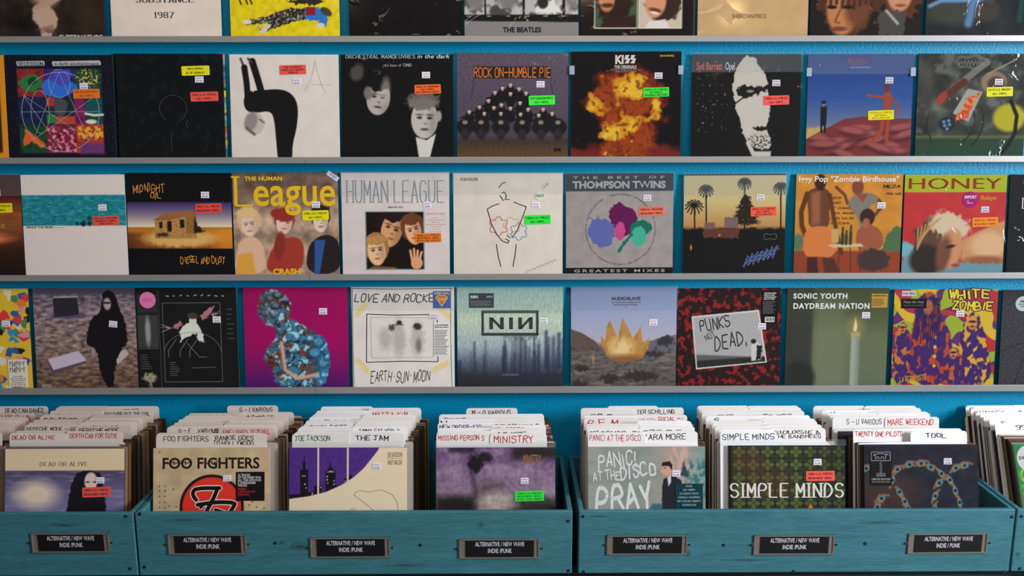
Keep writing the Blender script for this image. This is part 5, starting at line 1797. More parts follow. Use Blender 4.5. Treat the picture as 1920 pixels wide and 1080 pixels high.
s, c = front((541, 841, 765, 1060), 3, "purple and cream record sleeve with a dark city skyline, front of its bin", 83, 170, edge=(60, 40, 40))
c.fill((66, 40, 108)).mottle(.1, 10)
k = (22, 18, 26)
c.rect(562, 882, 577, 950, k, 1.2); c.rect(567, 868, 572, 890, k, 1.2); c.rect(569, 856, 570.5, 870, k, .8)
c.rect(610, 884, 629, 950, k, 1.2); c.poly([(612, 886), (619, 874), (627, 886)], k, 1.2); c.line([(619.5, 866), (619.5, 880)], 1.2, k, .8)
for b in ((541, 928, 564, 960), (588, 912, 603, 960), (577, 924, 590, 960), (628, 912, 646, 940), (645, 898, 658, 930), (652, 892, 660, 930)):
    c.rect(*b, k, 1.2)
for x, y in ((566, 893), (570, 893), (570, 908), (572, 915), (612, 894), (612, 900), (613, 906), (625, 902), (625, 908), (600, 914), (646, 903), (650, 903), (584, 926)):
    c.rect(x, y, x + 2.2, y + 2, (190, 180, 160), .8)
for i in range(7):
    c.rect(613 + i * 2, 884 - abs(3 - i) * -.6, 614.2 + i * 2, 887, (200, 190, 170), .7)
c.rect(594.8, 836, 597.8, 940, (200, 186, 164), .9)
c.rect(650.8, 836, 653.8, 905, (200, 186, 164), .9)
cv_ = [(715, 836), (708, 848), (697, 862), (682, 880), (664, 896), (640, 911), (610, 924), (576, 932), (541, 936.5)]
c.poly(cv_ + [(541, 1070), (775, 1070), (775, 836)], (202, 184, 154), 1.0)
c.poly([(765.5, 836), (770, 836), (770, 1070), (765.5, 1070)], (30, 26, 26), 1)
s.ink([(664, 929), (668, 924), (676, 921), (690, 924), (716, 920), (736, 928), (746, 942), (749, 962), (740, 990)], .7, (90, 78, 70))
s.ink([(664, 929), (684, 944), (704, 960), (716, 972)], .7, (90, 78, 70))
s.ink([(658, 957), (662, 954), (668, 957)], .7, (90, 78, 70))
s.t('JOE JACKSON', 728, 858.5, 8.6, (74, 62, 56), fit=28, bold=-.005)
s.ink([(728, 861.5), (756, 861.5)], .6, (74, 62, 56))
s.t('NIGHT AND DAY', 728, 873, 8.6, (74, 62, 56), fit=28, bold=-.005)
s.price(707, 876)

s, c = front((817, 844, 1042, 1062), 4, "blurred mauve and grey cloudy record sleeve with thin orange capitals, front of its bin", 84, 150, edge=(70, 60, 60))
c.grad([(844, (100, 70, 110)), (880, (118, 92, 122)), (925, (132, 108, 126)), (940, (70, 58, 60)), (1062, (36, 32, 34))])
c.mix(np.clip((c.noise(50, 30) - .48) * 4, 0, 1) * .6, (152, 130, 146))
c.mix(c.m_rect(960, 840, 1050, 866, 16), (44, 36, 36))
c.mix(c.m_rect(840, 842, 890, 853, 8) * .8, (36, 28, 34))
c.ell(890, 874, 15, 17, (30, 24, 28), 7, 0, 1, 5, 9)
c.ell(910, 862, 13, 10, (36, 28, 30), 6, 0, 1, 4, 8)
c.mix(c.m_line([(884, 890), (892, 930)], 8, 8) * .7, (60, 44, 60))
c.mix(c.m_ell(920, 930, 30, 22, 20) * .7, (72, 58, 54))
c.mix(c.m_ell(930, 945, 34, 20, 18), (168, 150, 146))
c.mix(c.m_rect(817, 936, 890, 1062, 14) * .9, (30, 26, 26))
c.mix(c.m_rect(980, 948, 1045, 1062, 12) * .7, (40, 34, 34))
c.mottle(.16, 8)
s.t('MINISTRY', 981, 875.5, 18, (184, 122, 60), fit=34, bold=-.012)
s.note(993, 934, (52, 224, 66), ('1983 U.S. PRESS', 'NEAR MINT VINYL', 'WITH LYRIC INNER'), (30, 100, 40), w=55, h=18.5, rot=.02).price(984, 906)

s, c = front((1101, 842, 1323, 1060), 5, "misty grey-green record sleeve with white brush lettering and a suited man, front of its bin", 85, 170, wrap=False, edge=(150, 120, 120))
c.grad([(1101, (146, 150, 140)), (1200, (136, 142, 134)), (1270, (160, 144, 136)), (1323, (124, 148, 142))], 'x')
c.mix(np.clip((c.noise(50, 24) - .45) * 4, 0, 1) * .45, (116, 124, 112))
c.mix(c.m_ell(1276, 872, 24, 40, 18) * np.clip((c.noise(10, 30) - .3) * 3, 0, 1) * .9, (196, 158, 144))
c.mix(c.m_rect(1286, 868, 1330, 960, 14) * np.clip((c.noise(9, 14) - .42) * 5, 0, 1), (52, 108, 110))
c.poly([(1276, 896), (1282, 868), (1292, 898)], (44, 66, 70), 2.5, 2, 6)
k = (38, 38, 44)
c.poly([(1240, 1062), (1241, 916), (1244, 902), (1254, 896), (1268, 898), (1278, 906), (1286, 1062)], k, 1.6, 1.5, 8)
c.poly([(1251, 898), (1258, 894), (1258, 908), (1253, 916)], (196, 192, 188), 1.2)
c.ell(1250, 885, 9, 11, (196, 150, 128), 1.5)
c.poly([(1240, 878), (1242, 871), (1256, 869), (1261, 876), (1260, 886), (1254, 878)], (40, 32, 32), 1.2)
c.line([(1242, 884), (1239.5, 889)], 3, (196, 150, 128), 1.2)
c.rect(1244, 881, 1249, 882.6, (40, 30, 30), .9)
c.poly([(1216, 960), (1222, 948), (1240, 948), (1240, 962)], (60, 100, 104), 3)
for l, x, y, cp, ft, ro, w_ in (('PANIC!', 1121, 880, 25, 72, .06, .15), ('AT THE', 1111, 905, 17, 50, .05, .16), ('DISCO', 1163, 902, 22, 66, .13, .17), ('PRAY', 1117, 962, 47, 106, .08, .17)):
    s.t(l, x, y, cp, (206, 206, 204), font='hand', fit=ft, rot=ro, w=w_, wob=.22)
def pa(d, lp, w, h):
    for j, (l, f_) in enumerate((('INCLUDES', .24), ('SAY AMEN', .44), ('SATURDAY NIGHT', .7), ('HIGH HOPES', .8), ('HEY LOOK MA I MADE IT', .86), ('ROARING 20S', .5))):
        put_text(d, l, 0, -h / 2 + 6 + j * 7, 3.4, (150, 176, 176), lp, -.0033, fit=w * f_, anchor='c', bold=.01)
s.promo(1292, 939, 52, 56, (20, 54, 62), pa)
s.price(1268, 892)

s, c = front((1363, 842, 1584, 1060), 6, "dark record sleeve patterned with olive crosses and tall white lettering, front of its bin", 86, 190, wrap=True, edge=(170, 170, 175))
c.fill((36, 36, 30))
ux, uy = (c.X - 1370) / 27.0, (c.Y - 842) / 24.0
for (ox, oy) in ((0, 0), (.5, .5)):
    fx, fy = (ux + ox) % 1 - .5, (uy + oy) % 1 - .5
    r, th = np.hypot(fx, fy), np.arctan2(fy, fx)
    pet = np.abs(np.cos(2 * th)) if ox == 0 else np.abs(np.sin(2 * th))
    m = np.clip((pet * .46 - np.abs(r - .2) * 1.6) * 9, 0, 1)
    c.mix(m * (.85 if ox == 0 else .5), (92, 104, 52) if ox == 0 else (66, 74, 46))
c.mix(c.m_ell(1400, 872, 34, 26, 18) * .35, (96, 56, 40))
c.mix(c.m_ell(1440, 915, 44, 30, 18) * .35, (92, 52, 38))
c.mix(np.clip((c.X - 1490) / 60, 0, 1) * .3, (26, 26, 24))
c.poly([(1512, 962), (1518, 950), (1524, 962)], (206, 104, 40), 2)
c.mix(np.clip((1370 - c.X) / 3, 0, 1), (26, 24, 22))
s.t('SIMPLE MINDS', 1367.5, 938.5, 25.5, (212, 206, 196), font='serif', fit=212, w=.17, narrow=.6, gap=.3)
s.note(1537, 899, CORAL, ('1982 U.S. PRESS', 'NEAR MINT VINYL'), w=54, h=18.5, rot=.01).price(1532, 873)

s, c = front((1618, 837, 1833, 1056), 7, "dark navy record sleeve with arcs of curling orange and blue flecks, front of its bin", 87, 190, edge=(40, 40, 60))
c.fill((38, 37, 48)).mottle(.2, 20)
c.mix(c.m_ell(1660, 930, 60, 44, 40) * .5, (94, 60, 40))
rr = random.Random(4)
eyes = [(1681, 882, .5), (1704, 873, .3), (1726, 871, .2), (1744, 878, -.4), (1764, 890, -.9), (1780, 902, -1.1), (1790, 922, -1.3), (1798, 944, -1.4), (1760, 908, .6), (1752, 932, 1.0), (1750, 955, 1.2), (1808, 875, .2), (1792, 880, .5),
        (1671, 902, 1.2), (1684, 924, -1.0), (1694, 942, -1.0), (1650, 936, .4), (1642, 952, .8), (1622, 880, .4), (1700, 955, -.8)]
for x, y, r in eyes:
    dx, dy = math.cos(r), -math.sin(r)
    c.line([(x - 13 * dx, y - 13 * dy + 2), (x - 4 * dx, y - 6), (x + 8 * dx, y + 6 * dy - 4), (x + 15 * dx, y + 14 * dy)], 4, (170, 104, 62), 2.5, .8)
    c.ell(x, y, 8, 4.6, (78, 130, 156), 2, -r)
    c.ell(x - 1, y + 3.5, 8, 2.4, (150, 132, 60), 2, -r, .7)
    c.ell(x, y, 3, 3, (26, 34, 50), 1.2)
def ltd(d, lp, w, h):
    k_ = (176, 172, 172)
    def st(p, w_=.9):
        tr = ribbon(p, w_)
        vs = [(lp(a, b)[0], -.0033, lp(a, b)[1]) for t in tr for a, b in t]
        d.add(vs, [(3 * i, 3 * i + 1, 3 * i + 2) for i in range(len(vs) // 3)], k_)
    st([(-18, -31), (18, -31), (18, -15), (-18, -15), (-18, -31)])
    st([(-14, -24), (-12, -27), (-10, -24), (-10, -18)]); st([(-8, -18), (-7, -22), (-4, -22), (-3, -18)]); st([(0, -18), (1, -22), (5, -22), (6, -18)]); st([(9, -18), (9, -25), (12, -28), (15, -25)]); st([(-12, -26), (-4, -28), (4, -28), (12, -26)])
    for j in range(7):
        st([(-2 if j % 2 else 2, -12 + j * 3), (2 if j % 2 else -2, -10 + j * 3)], .7)
    st([(-8, 9), (8, 9), (8, 14), (-8, 14), (-8, 9)], .6)
    put_text(d, 'LATERALUS', 0, 13, 2.6, k_, lp, -.0033, fit=13, anchor='c')
    put_text(d, 'LIMITED EDITION', 0, 21.5, 3.6, k_, lp, -.0033, fit=36, anchor='c', bold=.01)
    put_text(d, '2LP PICTURE DISC', 0, 26, 2.4, k_, lp, -.0033, fit=35, anchor='c')
s.promo(1649, 880, 41, 64, (27, 22, 22), ltd)
s.price(1776, 867)

s, c = front((1892, 843, 2115, 1062), 8, "bright green record sleeve with a round white badge, front of the bin at far right", 88, 100, edge=(170, 170, 176))
c.fill((28, 128, 66)).mottle(.15, 20)
c.mix(c.m_rect(1898, 890, 1940, 960, 8) * np.clip((c.noise(10, 12) - .45) * 5, 0, 1), (196, 180, 50))
c.mix(c.m_rect(1896, 940, 1990, 1062, 8), (150, 60, 42))
s.promo(1922, 872, 54, 54, (198, 194, 190), lambda d, lp, w, h: put_text(d, 'DISKOS', -w * .42, 1, 6, (50, 52, 56), lp, -.0033, fit=w * .7, bold=.02, rot=.1), True)

# ================================================================== build: setting
def structure(name, mb, m):
    o = mb.build(name, m)
    o['kind'] = 'structure'
    return o


b = MB(); b.box(-4.2, 4.2, 0.0, 0.15, 0.0, 3.4)
structure('wall_back', b, M_wall)
b = MB(); b.box(-4.2, 4.2, -5.0, 0.15, -0.1, 0.0)
structure('floor', b, M_floor)

# ledges: four rows, each of two butted lengths of metal angle
ROWPX = [67, 294, 513.5, 725]
SLOT = -0.036                      # where the foot of a sleeve stands
LIPT = [at(945, py, -.049).z for py in ROWPX]                 # top and bottom of each lip
LIPB = [at(945, py + 11.5, -.049).z for py in ROWPX]
ROWZ = [at(945, py + HID[r], SLOT).z for r, py in enumerate(ROWPX)]
JOINT = [563, 572, 580, 591]
names = ['highest', 'second', 'third', 'lowest']
for r in range(4):
    z = ROWZ[r]
    xj = at(JOINT[r], ROWPX[r] + 5, -.048).x
    for side, (xa, xb) in (('left', (-2.05, xj - .0006)), ('right', (xj + .0006, 2.05))):
        m = MB()
        m.box(xa, xb, -.0462, -.0002, z - .0030, z - .0005)          # plate
        m.box(xa, xb, -.049, -.046, min(LIPB[r], z - .0030), LIPT[r])   # lip
        m.box(xa, xb, -.0035, -.0002, z - .0005, z + .006)          # wall flange
        o = m.build('picture_ledge', M_ledge)
        bevel(o, .0006, 2)
        tag(o, "%s length of the %s grey metal ledge holding record sleeves" % (side + '-hand', names[r]), 'shelf', 'grey metal record ledges')

# sleeves on the ledges
LEAN = math.asin((-.0085 - SLOT) / .305)
last = {}
for s, r, label in SL:
    x0, y0, x1, y1 = s.box
    behind = 'peeking out behind' in label
    yb = SLOT + (.009 if behind else 0)
    p = at((x0 + x1) / 2, ROWPX[r], yb)
    wide = at(x1, ROWPX[r], yb).x - at(x0, ROWPX[r], yb).x
    if x0 > 0 and x1 < 1920:
        s.W = min(max(wide, .300), .326)
    xl, xr = p.x - s.W / 2, p.x + s.W / 2
    if not behind:
        xl = max(xl, last.get(r, -9) + .0015)
        m_ = .0035 if s.wrap else .0005
        s.W, p.x = xr - xl - 2 * m_, (xl + xr) / 2
        last[r] = xr
    zt = at((x0 + x1) / 2, y0, -.012).z
    s.H = min(max((zt - ROWZ[r]) / math.cos(LEAN), .296), .318)
    jit = random.Random(int(x0)).uniform(-.004, .004)
    root = empty('record_sleeve', (p.x, yb, ROWZ[r] + .0003 + abs(jit) * .166), rx=-LEAN * (.9 if behind else 1), ry=jit)
    s.build(root)
    tag(root, label, 'record', 'record sleeves on display along the ledges')

# ================================================================== crates
YF = -0.40                                   # outer face of the crate fronts
ZF = at(945, 1180, YF).z
TOPZ = at(945, 959, YF).z
BOTZ = at(945, 1076, YF).z
TH = .013
BINS = {}


def crate(x0, x1, label, holders, knots, screws):
    root = empty('record_crate', ((x0 + x1) / 2, YF, BOTZ))
    cx = (x0 + x1) / 2
    w = x1 - x0
    h = TOPZ - BOTZ
    loc = lambda a: a - cx
    wm = wood('teal_stained_pine', [(loc(kx), kz - BOTZ, ra, rb) for kx, kz, ra, rb in knots])
    m = MB(); m.box(-w / 2, w / 2, 0, TH, 0, h)
    bevel(m.build('front_board', wm, root), .0025)
    depth = -YF - .004
    for sx in (-1, 1):
        m = MB(); xa = sx * (w / 2 - TH); xb = sx * w / 2
        m.box(min(xa, xb), max(xa, xb), TH, depth - TH, 0, h)
        bevel(m.build('side_board', wm, root), .002)
    m = MB(); m.box(-w / 2, w / 2, depth - TH, depth, 0, h)
    bevel(m.build('back_board', wm, root), .002)
    m = MB(); m.box(-w / 2 + TH, w / 2 - TH, TH, depth - TH, 0.0, .009)
    m.build('bottom_board', wm, root)
    for (sx_, sz_) in screws:
        m = MB()
        m.cyl((loc(sx_), sz_ - BOTZ), .0042, -.0012, .004)
        m.cyl((loc(sx_), sz_ - BOTZ), .0018, -.0016, -.0011, 6, (20, 20, 20))
        m.build('screw', M_screw, root)
    for hx, hz, hw, hh, tilt in holders:
        m = MB()
        # frame: back plate, top and bottom channels, and side ends
        m.box(-hw / 2, hw / 2, -.0015, 0, -hh / 2, hh / 2)
        m.box(-hw / 2, hw / 2, -.0042, 0, hh / 2 - .003, hh / 2)
        m.box(-hw / 2, hw / 2, -.0042, 0, -hh / 2, -hh / 2 + .0035)
        m.box(-hw / 2, -hw / 2 + .003, -.0036, 0, -hh / 2, hh / 2)
        m.box(hw / 2 - .003, hw / 2, -.0036, 0, -hh / 2, hh / 2)
        for sx in (-1, 1):
            m.prism([(sx * hw / 2, -.006), (sx * (hw / 2 + .011), 0), (sx * hw / 2, .006)][::sx], -.0012, 0)
        hol = m.build('label_holder', M_steel, root, (loc(hx), 0, hz - BOTZ))
        hol.rotation_euler = (0, tilt, 0)
        m = MB(); m.box(-hw / 2 + .017, hw / 2 - .014, -.0030, -.0016, -hh / 2 + .0036, hh / 2 - .0031)
        m.build('label_card', M_black, hol)
        m = MB()
        mp = lambda a, b_: (a, b_)
        put_text(m, 'ALTERNATIVE / NEW WAVE', .0015, .0075, .0122, (206, 204, 210), mp, -.0034, fit=.130 * hw / .213, anchor='c', up=1, bold=.022, gap=.03)
        put_text(m, 'INDIE / PUNK' if tilt < -.001 else 'INDIE /PUNK', .0015, -.0115, .0122, (206, 204, 210), mp, -.0034, fit=.064 * hw / .213, anchor='c', up=1, bold=.022, gap=.03)
        m.build('label_lettering', M_print, hol)
        for sx in (-1, 1):
            m = MB()
            m.cyl((sx * (hw / 2 + .006), 0), .0028, -.0034, 0, 10)
            m.build('holder_screw', M_screw, hol)
    tag(root, label, 'crate', 'teal wooden record crates')
    return root


def X(px, py=960):
    return at(px, py, YF).x


def Zp(py, px=945):
    return at(px, py, YF).z


def HL(px, py, wpx, hpx, tilt=0.0):
    a, b_ = at(px - wpx / 2, py, YF), at(px + wpx / 2, py, YF)
    return ((a.x + b_.x) / 2, at(px, py, YF).z, b_.x - a.x, at(px, py - hpx / 2, YF).z - at(px, py + hpx / 2, YF).z, tilt)


def KN(px, py, rx, ry):
    p = at(px, py, YF)
    return (p.x, p.z, rx * .00141, ry * .00150)


def SC_(l):
    return [(at(a, b_, YF).x, at(a, b_, YF).z) for a, b_ in l]


xa, xb, xc, xd = X(252), X(1073.5), X(1085.5), X(1904)
crate(X(249) - 1.16, X(249), "teal-stained wooden record crate at the far left, one label holder in view", [HL(133, 1017, 145, 36)], [KN(120, 985, 30, 4)], SC_([(236, 968), (244, 1066)]))
crate(xa, xb, "middle teal-stained wooden record crate with three black label cards and a dark knot",
      [HL(389, 1020, 146, 37), HL(657, 1026, 149, 37), HL(936, 1028, 150, 36)],
      [KN(901, 984, 6, 6), KN(562, 1025, 22, 9), KN(528, 1018, 9, 4), KN(345, 975, 40, 3), KN(760, 1060, 50, 3)],
      SC_([(262, 964), (271, 1063), (1065, 977), (1066, 1070), (788, 1022), (516, 1018)]))
crate(xc, xd, "teal-stained wooden record crate right of the dark gap, with three label cards",
      [HL(1213, 1021, 150, 36), HL(1488, 1021, 150, 36), HL(1776, 1018, 148, 37, -.004)],
      [KN(1289, 1038, 8, 9), KN(1120, 968, 26, 2), KN(1400, 1050, 60, 3), KN(1650, 980, 50, 3)],
      SC_([(1093, 968), (1094, 1072), (1897, 969), (1884, 1072), (1622, 1019), (1488, 1071), (1357, 1022)]))
crate(X(1907.5), X(1907.5) + 1.16, "teal-stained wooden record crate at the far right, only its end in view", [], [KN(1908, 1040, 6, 7)], SC_([(1915, 968), (1912, 1066)]))

# counter that carries the crates
root = empty('display_counter', (0, -.19, 0))
m = MB(); m.box(-2.1, 2.1, -.17, .187, BOTZ - .032, BOTZ - .0005); bevel(m.build('counter_top', M_counter, root), .002)
for sx in (-1.9, -.62, .62, 1.9):
    m = MB(); m.box(sx - .03, sx + .03, -.15, .17, 0, BOTZ - .032); m.build('support_panel', M_counter, root)
tag(root, "low black counter carrying the row of teal record crates", 'counter')

# ================================================================== contents of the bins
FLOORZ = BOTZ + .0105
TOPD = .350                                     # height of a divider card to the top of its tab
S0, S1 = -.368, -.125                           # foot of the first and the last card
LE0, LE1 = math.radians(12.0), math.radians(5.5)


EXTRA = 0.0                                     # a half-empty bin lets its records slump further back


def lean(sy):
    t = (sy - S0) / (S1 - S0)
    return EXTRA + LE0 + (LE1 - LE0) * min(max(t, 0), 1)


def foot(py, px, TOPD=TOPD):
    """Foot position of a card whose top edge shows at photograph row py."""
    lo, hi = S0 - .02, S1 + .03
    for _ in range(40):
        mid = (lo + hi) / 2
        y = mid + TOPD * math.sin(lean(mid)); z = FLOORZ + TOPD * math.cos(lean(mid))
        # row at which this top edge appears
        d = ROT.transposed() @ Vector((0, y - CAM_Y, z - CAM_Z))
        row = 540 - F * d.y / -d.z
        if row > py:
            lo = mid
        else:
            hi = mid
    return (lo + hi) / 2


def divider_mesh(side, TOPD=TOPD, material=None):
    body, top, w, r = TOPD - .032, TOPD, .150, .009
    x0, x1 = {'L': (-w, .004), 'R': (-.004, w), 'C': (-.072, .078)}[side]
    arc = lambda cx, cz, a0: [(cx + r * math.cos(math.radians(a0 + 22.5 * i)), cz + r * math.sin(math.radians(a0 + 22.5 * i))) for i in range(5)]
    pts = [(-w, 0), (w, 0)]
    if side == 'R':
        pts += arc(x1 - r, top - r, 0) + arc(x0 + r, top - r, 90) + [(x0, body + .003)] + arc(-w + r, body - r, 90)
    elif side == 'L':
        pts += arc(w - r, body - r, 0) + [(x1, body + .003)] + arc(x1 - r, top - r, 0) + arc(x0 + r, top - r, 90)
    else:
        pts += arc(w - r, body - r, 0) + [(x1, body + .003)] + arc(x1 - r, top - r, 0) + arc(x0 + r, top - r, 90) + [(x0, body + .003)] + arc(-w + r, body - r, 90)
    m = MB()
    m.prism(pts, -.0006, .0006)
    return m.mesh('divider_card', material or M_card)


DIV = {k: divider_mesh(k) for k in 'LRC'}
AGED = {k: divider_mesh(k, TOPD, M_aged) for k in 'LRC'}
LOW = {k: divider_mesh(k, .345) for k in 'LR'}      # the shorter cards of the bin at far right
RK, RD, BK, GRN, BLU, BRN = (34, 30, 36), (196, 40, 38), (34, 30, 36), (20, 104, 72), (44, 44, 110), (150, 66, 40)
CNAME = {RK: 'black', RD: 'red', GRN: 'green', BLU: 'blue', BRN: 'rust-brown'}
ORD = 'first second third fourth fifth sixth seventh eighth ninth tenth eleventh twelfth thirteenth fourteenth fifteenth sixteenth seventeenth eighteenth nineteenth twentieth twenty-first twenty-second twenty-third twenty-fourth twenty-fifth twenty-sixth twenty-seventh twenty-eighth'.split()
TONES = [(96, 74, 56), (60, 48, 40), (150, 128, 104), (44, 42, 46), (176, 168, 160), (120, 92, 62), (84, 72, 64), (108, 44, 36), (52, 60, 74), (140, 118, 90), (200, 192, 186), (66, 56, 40)]


def edge_sleeve(col):
    m = MB()
    m.box(-SIZE / 2, SIZE / 2, -.0017, .0017, 0, SIZE, col)
    return m.mesh('record_sleeve', M_print)


PACK = [edge_sleeve(t) for t in TONES]
pack_rs = random.Random(21)
# each bin: key, name of its front sleeve for labels, x of the front-left tab, skew to the back, and its divider cards
# card: side, photograph row of its top edge, handwriting, ink, cap height, share of tab width, start share
BIN = [
 (0, 'cropped far-left bin', -207, .020, [
   ('R', 807, '', BK), ('R', 797, '', BK), ('R', 793, '', BK), ('R', 789, '', BK), ('R', 785, '', BK), ('R', 782, '', BK), ('R', 779, '', BK), ('R', 771, 'CULTURE CLUB', RD, .015, .82), ('L', 759, 'VARIOUS', BK, .006, .3, .62), ('R', 756, 'DEAD CAN DANCE', BK, .0125, .76, .16)]),
 (1, 'moonlit sea sleeve', 20, .022, [
   ('L', 808.7, 'DEAD OR ALIVE', RD, .0105, .76, .05), ('R', 805.5, 'DEATH CAB FOR CUTIE', RD, .0115, .86, .04), ('L', 804, '', BK), ('R', 796, 'DEPECHE MODE', BK, .012, .72, .05), ('L', 793, 'DEPECHE MODE -', BK, .0105, .74, .04), ('R', 791.5, 'DEPECHE MODE', BK, .011, .5, .2),
   ('L', 789, '', BK), ('R', 788, '', BK), ('L', 783.5, '', BK), ('R', 784.5, '', BK), ('L', 777, 'EDITORS', BK, .013, .6, .1), ('R', 781, '', BK), ('R', 778, '', BK), ('L', 774, '~-~', BK, .008, .3, .15), ('R', 775, '', BK), ('L', 767, '~ -~--', RD, .0115, .5, .12), ('R', 766, 'ERYTHING BUT THE GIRL', BK, .0105, .88, .06), ('L', 761, '', BK), ('R', 759, '-~', BK, .008, .3, .3), ('L', 756.5, '', BK)]),
 (2, 'tan riveted sleeve', 290, .045, [
   ('L', 812.5, 'FOO FIGHTERS', BK, .0135, .80, .14), ('R', 811.5, 'FRANKIE GOES/TO HOLLYWOOD', BK, .0112, .76, .0), ('L', 809, '~~-', BK, .011, .3, .12), ('R', 800, 'ENE LOVES JEZEBEL', RD, .011, .86, .06), ('L', 797.6, 'D - F    VARIOUS', BK, .0105, .72, .22), ('L', 795, '', BK),
   ('R', 795, '', BK), ('R', 791, '', BK), ('L', 790, '', BK), ('R', 787, '', BK), ('L', 784, '', BK), ('R', 783.6, '', BK), ('L', 780.5, '', BK), ('R', 780, '-~ ~--~', BK, .011, .6, .1), ('L', 777, '', BK), ('L', 772.6, 'INFORMATION SOCIETY', BRN, .0085, .92, .03), ('R', 771, '+ ~-~~ -~', BK, .012, .5, .1), ('C', 758.6, 'G - I VARIOUS', BK, .0115, .64, .25)]),
 (3, 'purple skyline sleeve', 552, .03, [
   ('L', 812.5, 'JOE JACKSON', GRN, .0130, .62, .06), ('R', 811, 'THE JAM', BK, .0130, .58, .14), ('L', 808.6, '', BK), ('R', 807, "JANE'S ADDICTION", BK, .010, .7, .08), ('L', 800.5, '', BK), ('R', 799, 'JIMMY EAT WORLD', BK, .0105, .74, .1), ('L', 797.5, '-~-', BK, .009, .3, .4), ('L', 792, 'HOWARD JONES', BK, .013, .74, .06),
   ('R', 793, '', BK), ('R', 789, '', BK), ('L', 787, '~', BK, .0085, .2, .4), ('R', 784, '', BK), ('L', 780, '~ -~', BK, .0085, .4, .3), ('R', 780.5, '', BK), ('L', 776, '', BK), ('R', 777, '', BK), ('L', 772.6, '', BK), ('R', 768, 'MATT & KIM', RD, .0145, .66, .1), ('L', 768.7, '', BK), ('R', 764, '', BK), ('L', 761, '', BK)]),
 (4, 'blurred mauve sleeve', 819, -.005, [
   ('R', 818, 'MINISTRY', RD, .0185, .70, .05), ('L', 815, 'MISSING PERSON S', RD, .0125, .82, .04), ('L', 811.7, 'M', BK, .014, .1, .0), ('L', 808, '', BK), ('R', 805.5, 'MUSE', BK, .0105, .5, .15), ('R', 802.5, '', BK), ('L', 802, '', BK), ('R', 797, 'NEW ORDER', RD, .010, .6, .0), ('L', 792, 'NEW ORDER-12"', BLU, .0118, .78, .04), ('R', 791.4, 'NINE INCH NAILS', BK, .0125, .86, .03),
   ('L', 785, 'N', BK, .015, .1, .05), ('R', 785, '', BK), ('L', 776.5, '~--~', BLU, .010, .4, .1), ('R', 776.5, '', BK), ('C', 765, 'M - O VARIOUS', BK, .0125, .74, .12)]),
 (5, 'grey brush-lettered sleeve', 1101, -.003, [
   ('L', 815.6, 'PANIC! AT THE DISCO', RD, .0150, .92, .03), ('R', 810, "'ARA MORE", BK, .0150, .72, .06), ('L', 812, '', BK), ('L', 804.7, 'PET SHOP BOYS - 12"', BK, .0125, .9, .06), ('R', 800, '-~- ~ -', BK, .0110, .7, .05), ('L', 799.7, '', BK), ('R', 794.5, '', BK), ('L', 795, '~~-~', BLU, .011, .5, .05), ('R', 790.6, '', BK),
   ('L', 783.6, 'R.E.M.', RD, .0155, .62, .08), ('L', 780, '', BK), ('R', 779, '-~ -~- SOCIAL ~-', RD, .0105, .84, .08), ('L', 770, '-~ ~', BK, .0125, .4, .2), ('L', 765.6, '', BK), ('R', 765.5, 'TER SCHILLING', BK, .0118, .74, .08), ('C', 762, '', BK)]),
 (6, 'olive patterned sleeve', 1347, -.02, [
   ('L', 812.5, 'SIMPLE MINDS', BK, .0155, .94, .04), ('R', 804.7, 'SIOUXSIE &/THE BANSHEES', BK, .0090, .84, .06), ('L', 807, '', BK), ('R', 798, '', BK), ('L', 800, '', BK), ('L', 794.5, '~-', BK, .010, .3, .3), ('R', 791, '', BK), ('L', 791, '', BK), ('R', 787, '', BK), ('L', 781, 'S', BK, .0115, .08, .16), ('R', 781, '', BK),
   ('L', 773, '-~', BK, .009, .3, .3), ('R', 772, '~- -~~', BK, .0095, .56, .2), ('L', 770, '', BK), ('R', 766, '~-~ -~- ~', BK, .0095, .76, .2), ('L', 765.6, '~-', BK, .0095, .3, .1), ('R', 762.6, '-~-', BK, .0085, .4, .4), ('L', 762.5, '', BK)]),
 (7, 'navy swirl sleeve', 1602, -.05, [
   ('R', 811, 'TOOL', BK, .0112, .36, .26), ('L', 807, 'TWENTY ONE PILOTS', RD, .0125, .86, .04), ('R', 806.5, '~- ~~ -~', BK, .0095, .6, .1), ('L', 784, 'S - U VARIOUS', BK, .0145, .66, .27), ('R', 784.5, 'MARE WEEKEND', RD, .0160, .86, .03), ('L', 780, '', BK), ('R', 777, '', BK), ('L', 777, '', BK), ('R', 774.6, '', BK), ('L', 771, 'X', BK, .013, .08, .18), ('R', 767.7, '/ -', BK, .0105, .4, .1), ('R', 763.5, '', BK), ('L', 763.5, '', BK)]),
 (8, 'green badge sleeve', 1828, -.03, [
   ('L', 797, '999', BK, .0125, .30, .40), ('R', 799, '', BK), ('L', 789.6, 'T', RD, .009, .1, .2), ('R', 788, '', BK), ('L', 784, '', BK), ('R', 781, '', BK), ('L', 780, '', BK), ('L', 776, '', BK), ('R', 772, '', BK), ('L', 769.8, 'RAMONES', RD, .0125, .6, .07), ('L', 763.5, 'S', BK, .010, .08, .08), ('R', 763, '-~- ~-~', BK, .0095, .6, .3)]),
]
first_depth = {0: S0 + .010, 1: S0, 2: S0 + .002, 3: S0, 4: S0 - .004, 5: S0 - .002, 6: S0 + .004, 7: S0, 8: S0}

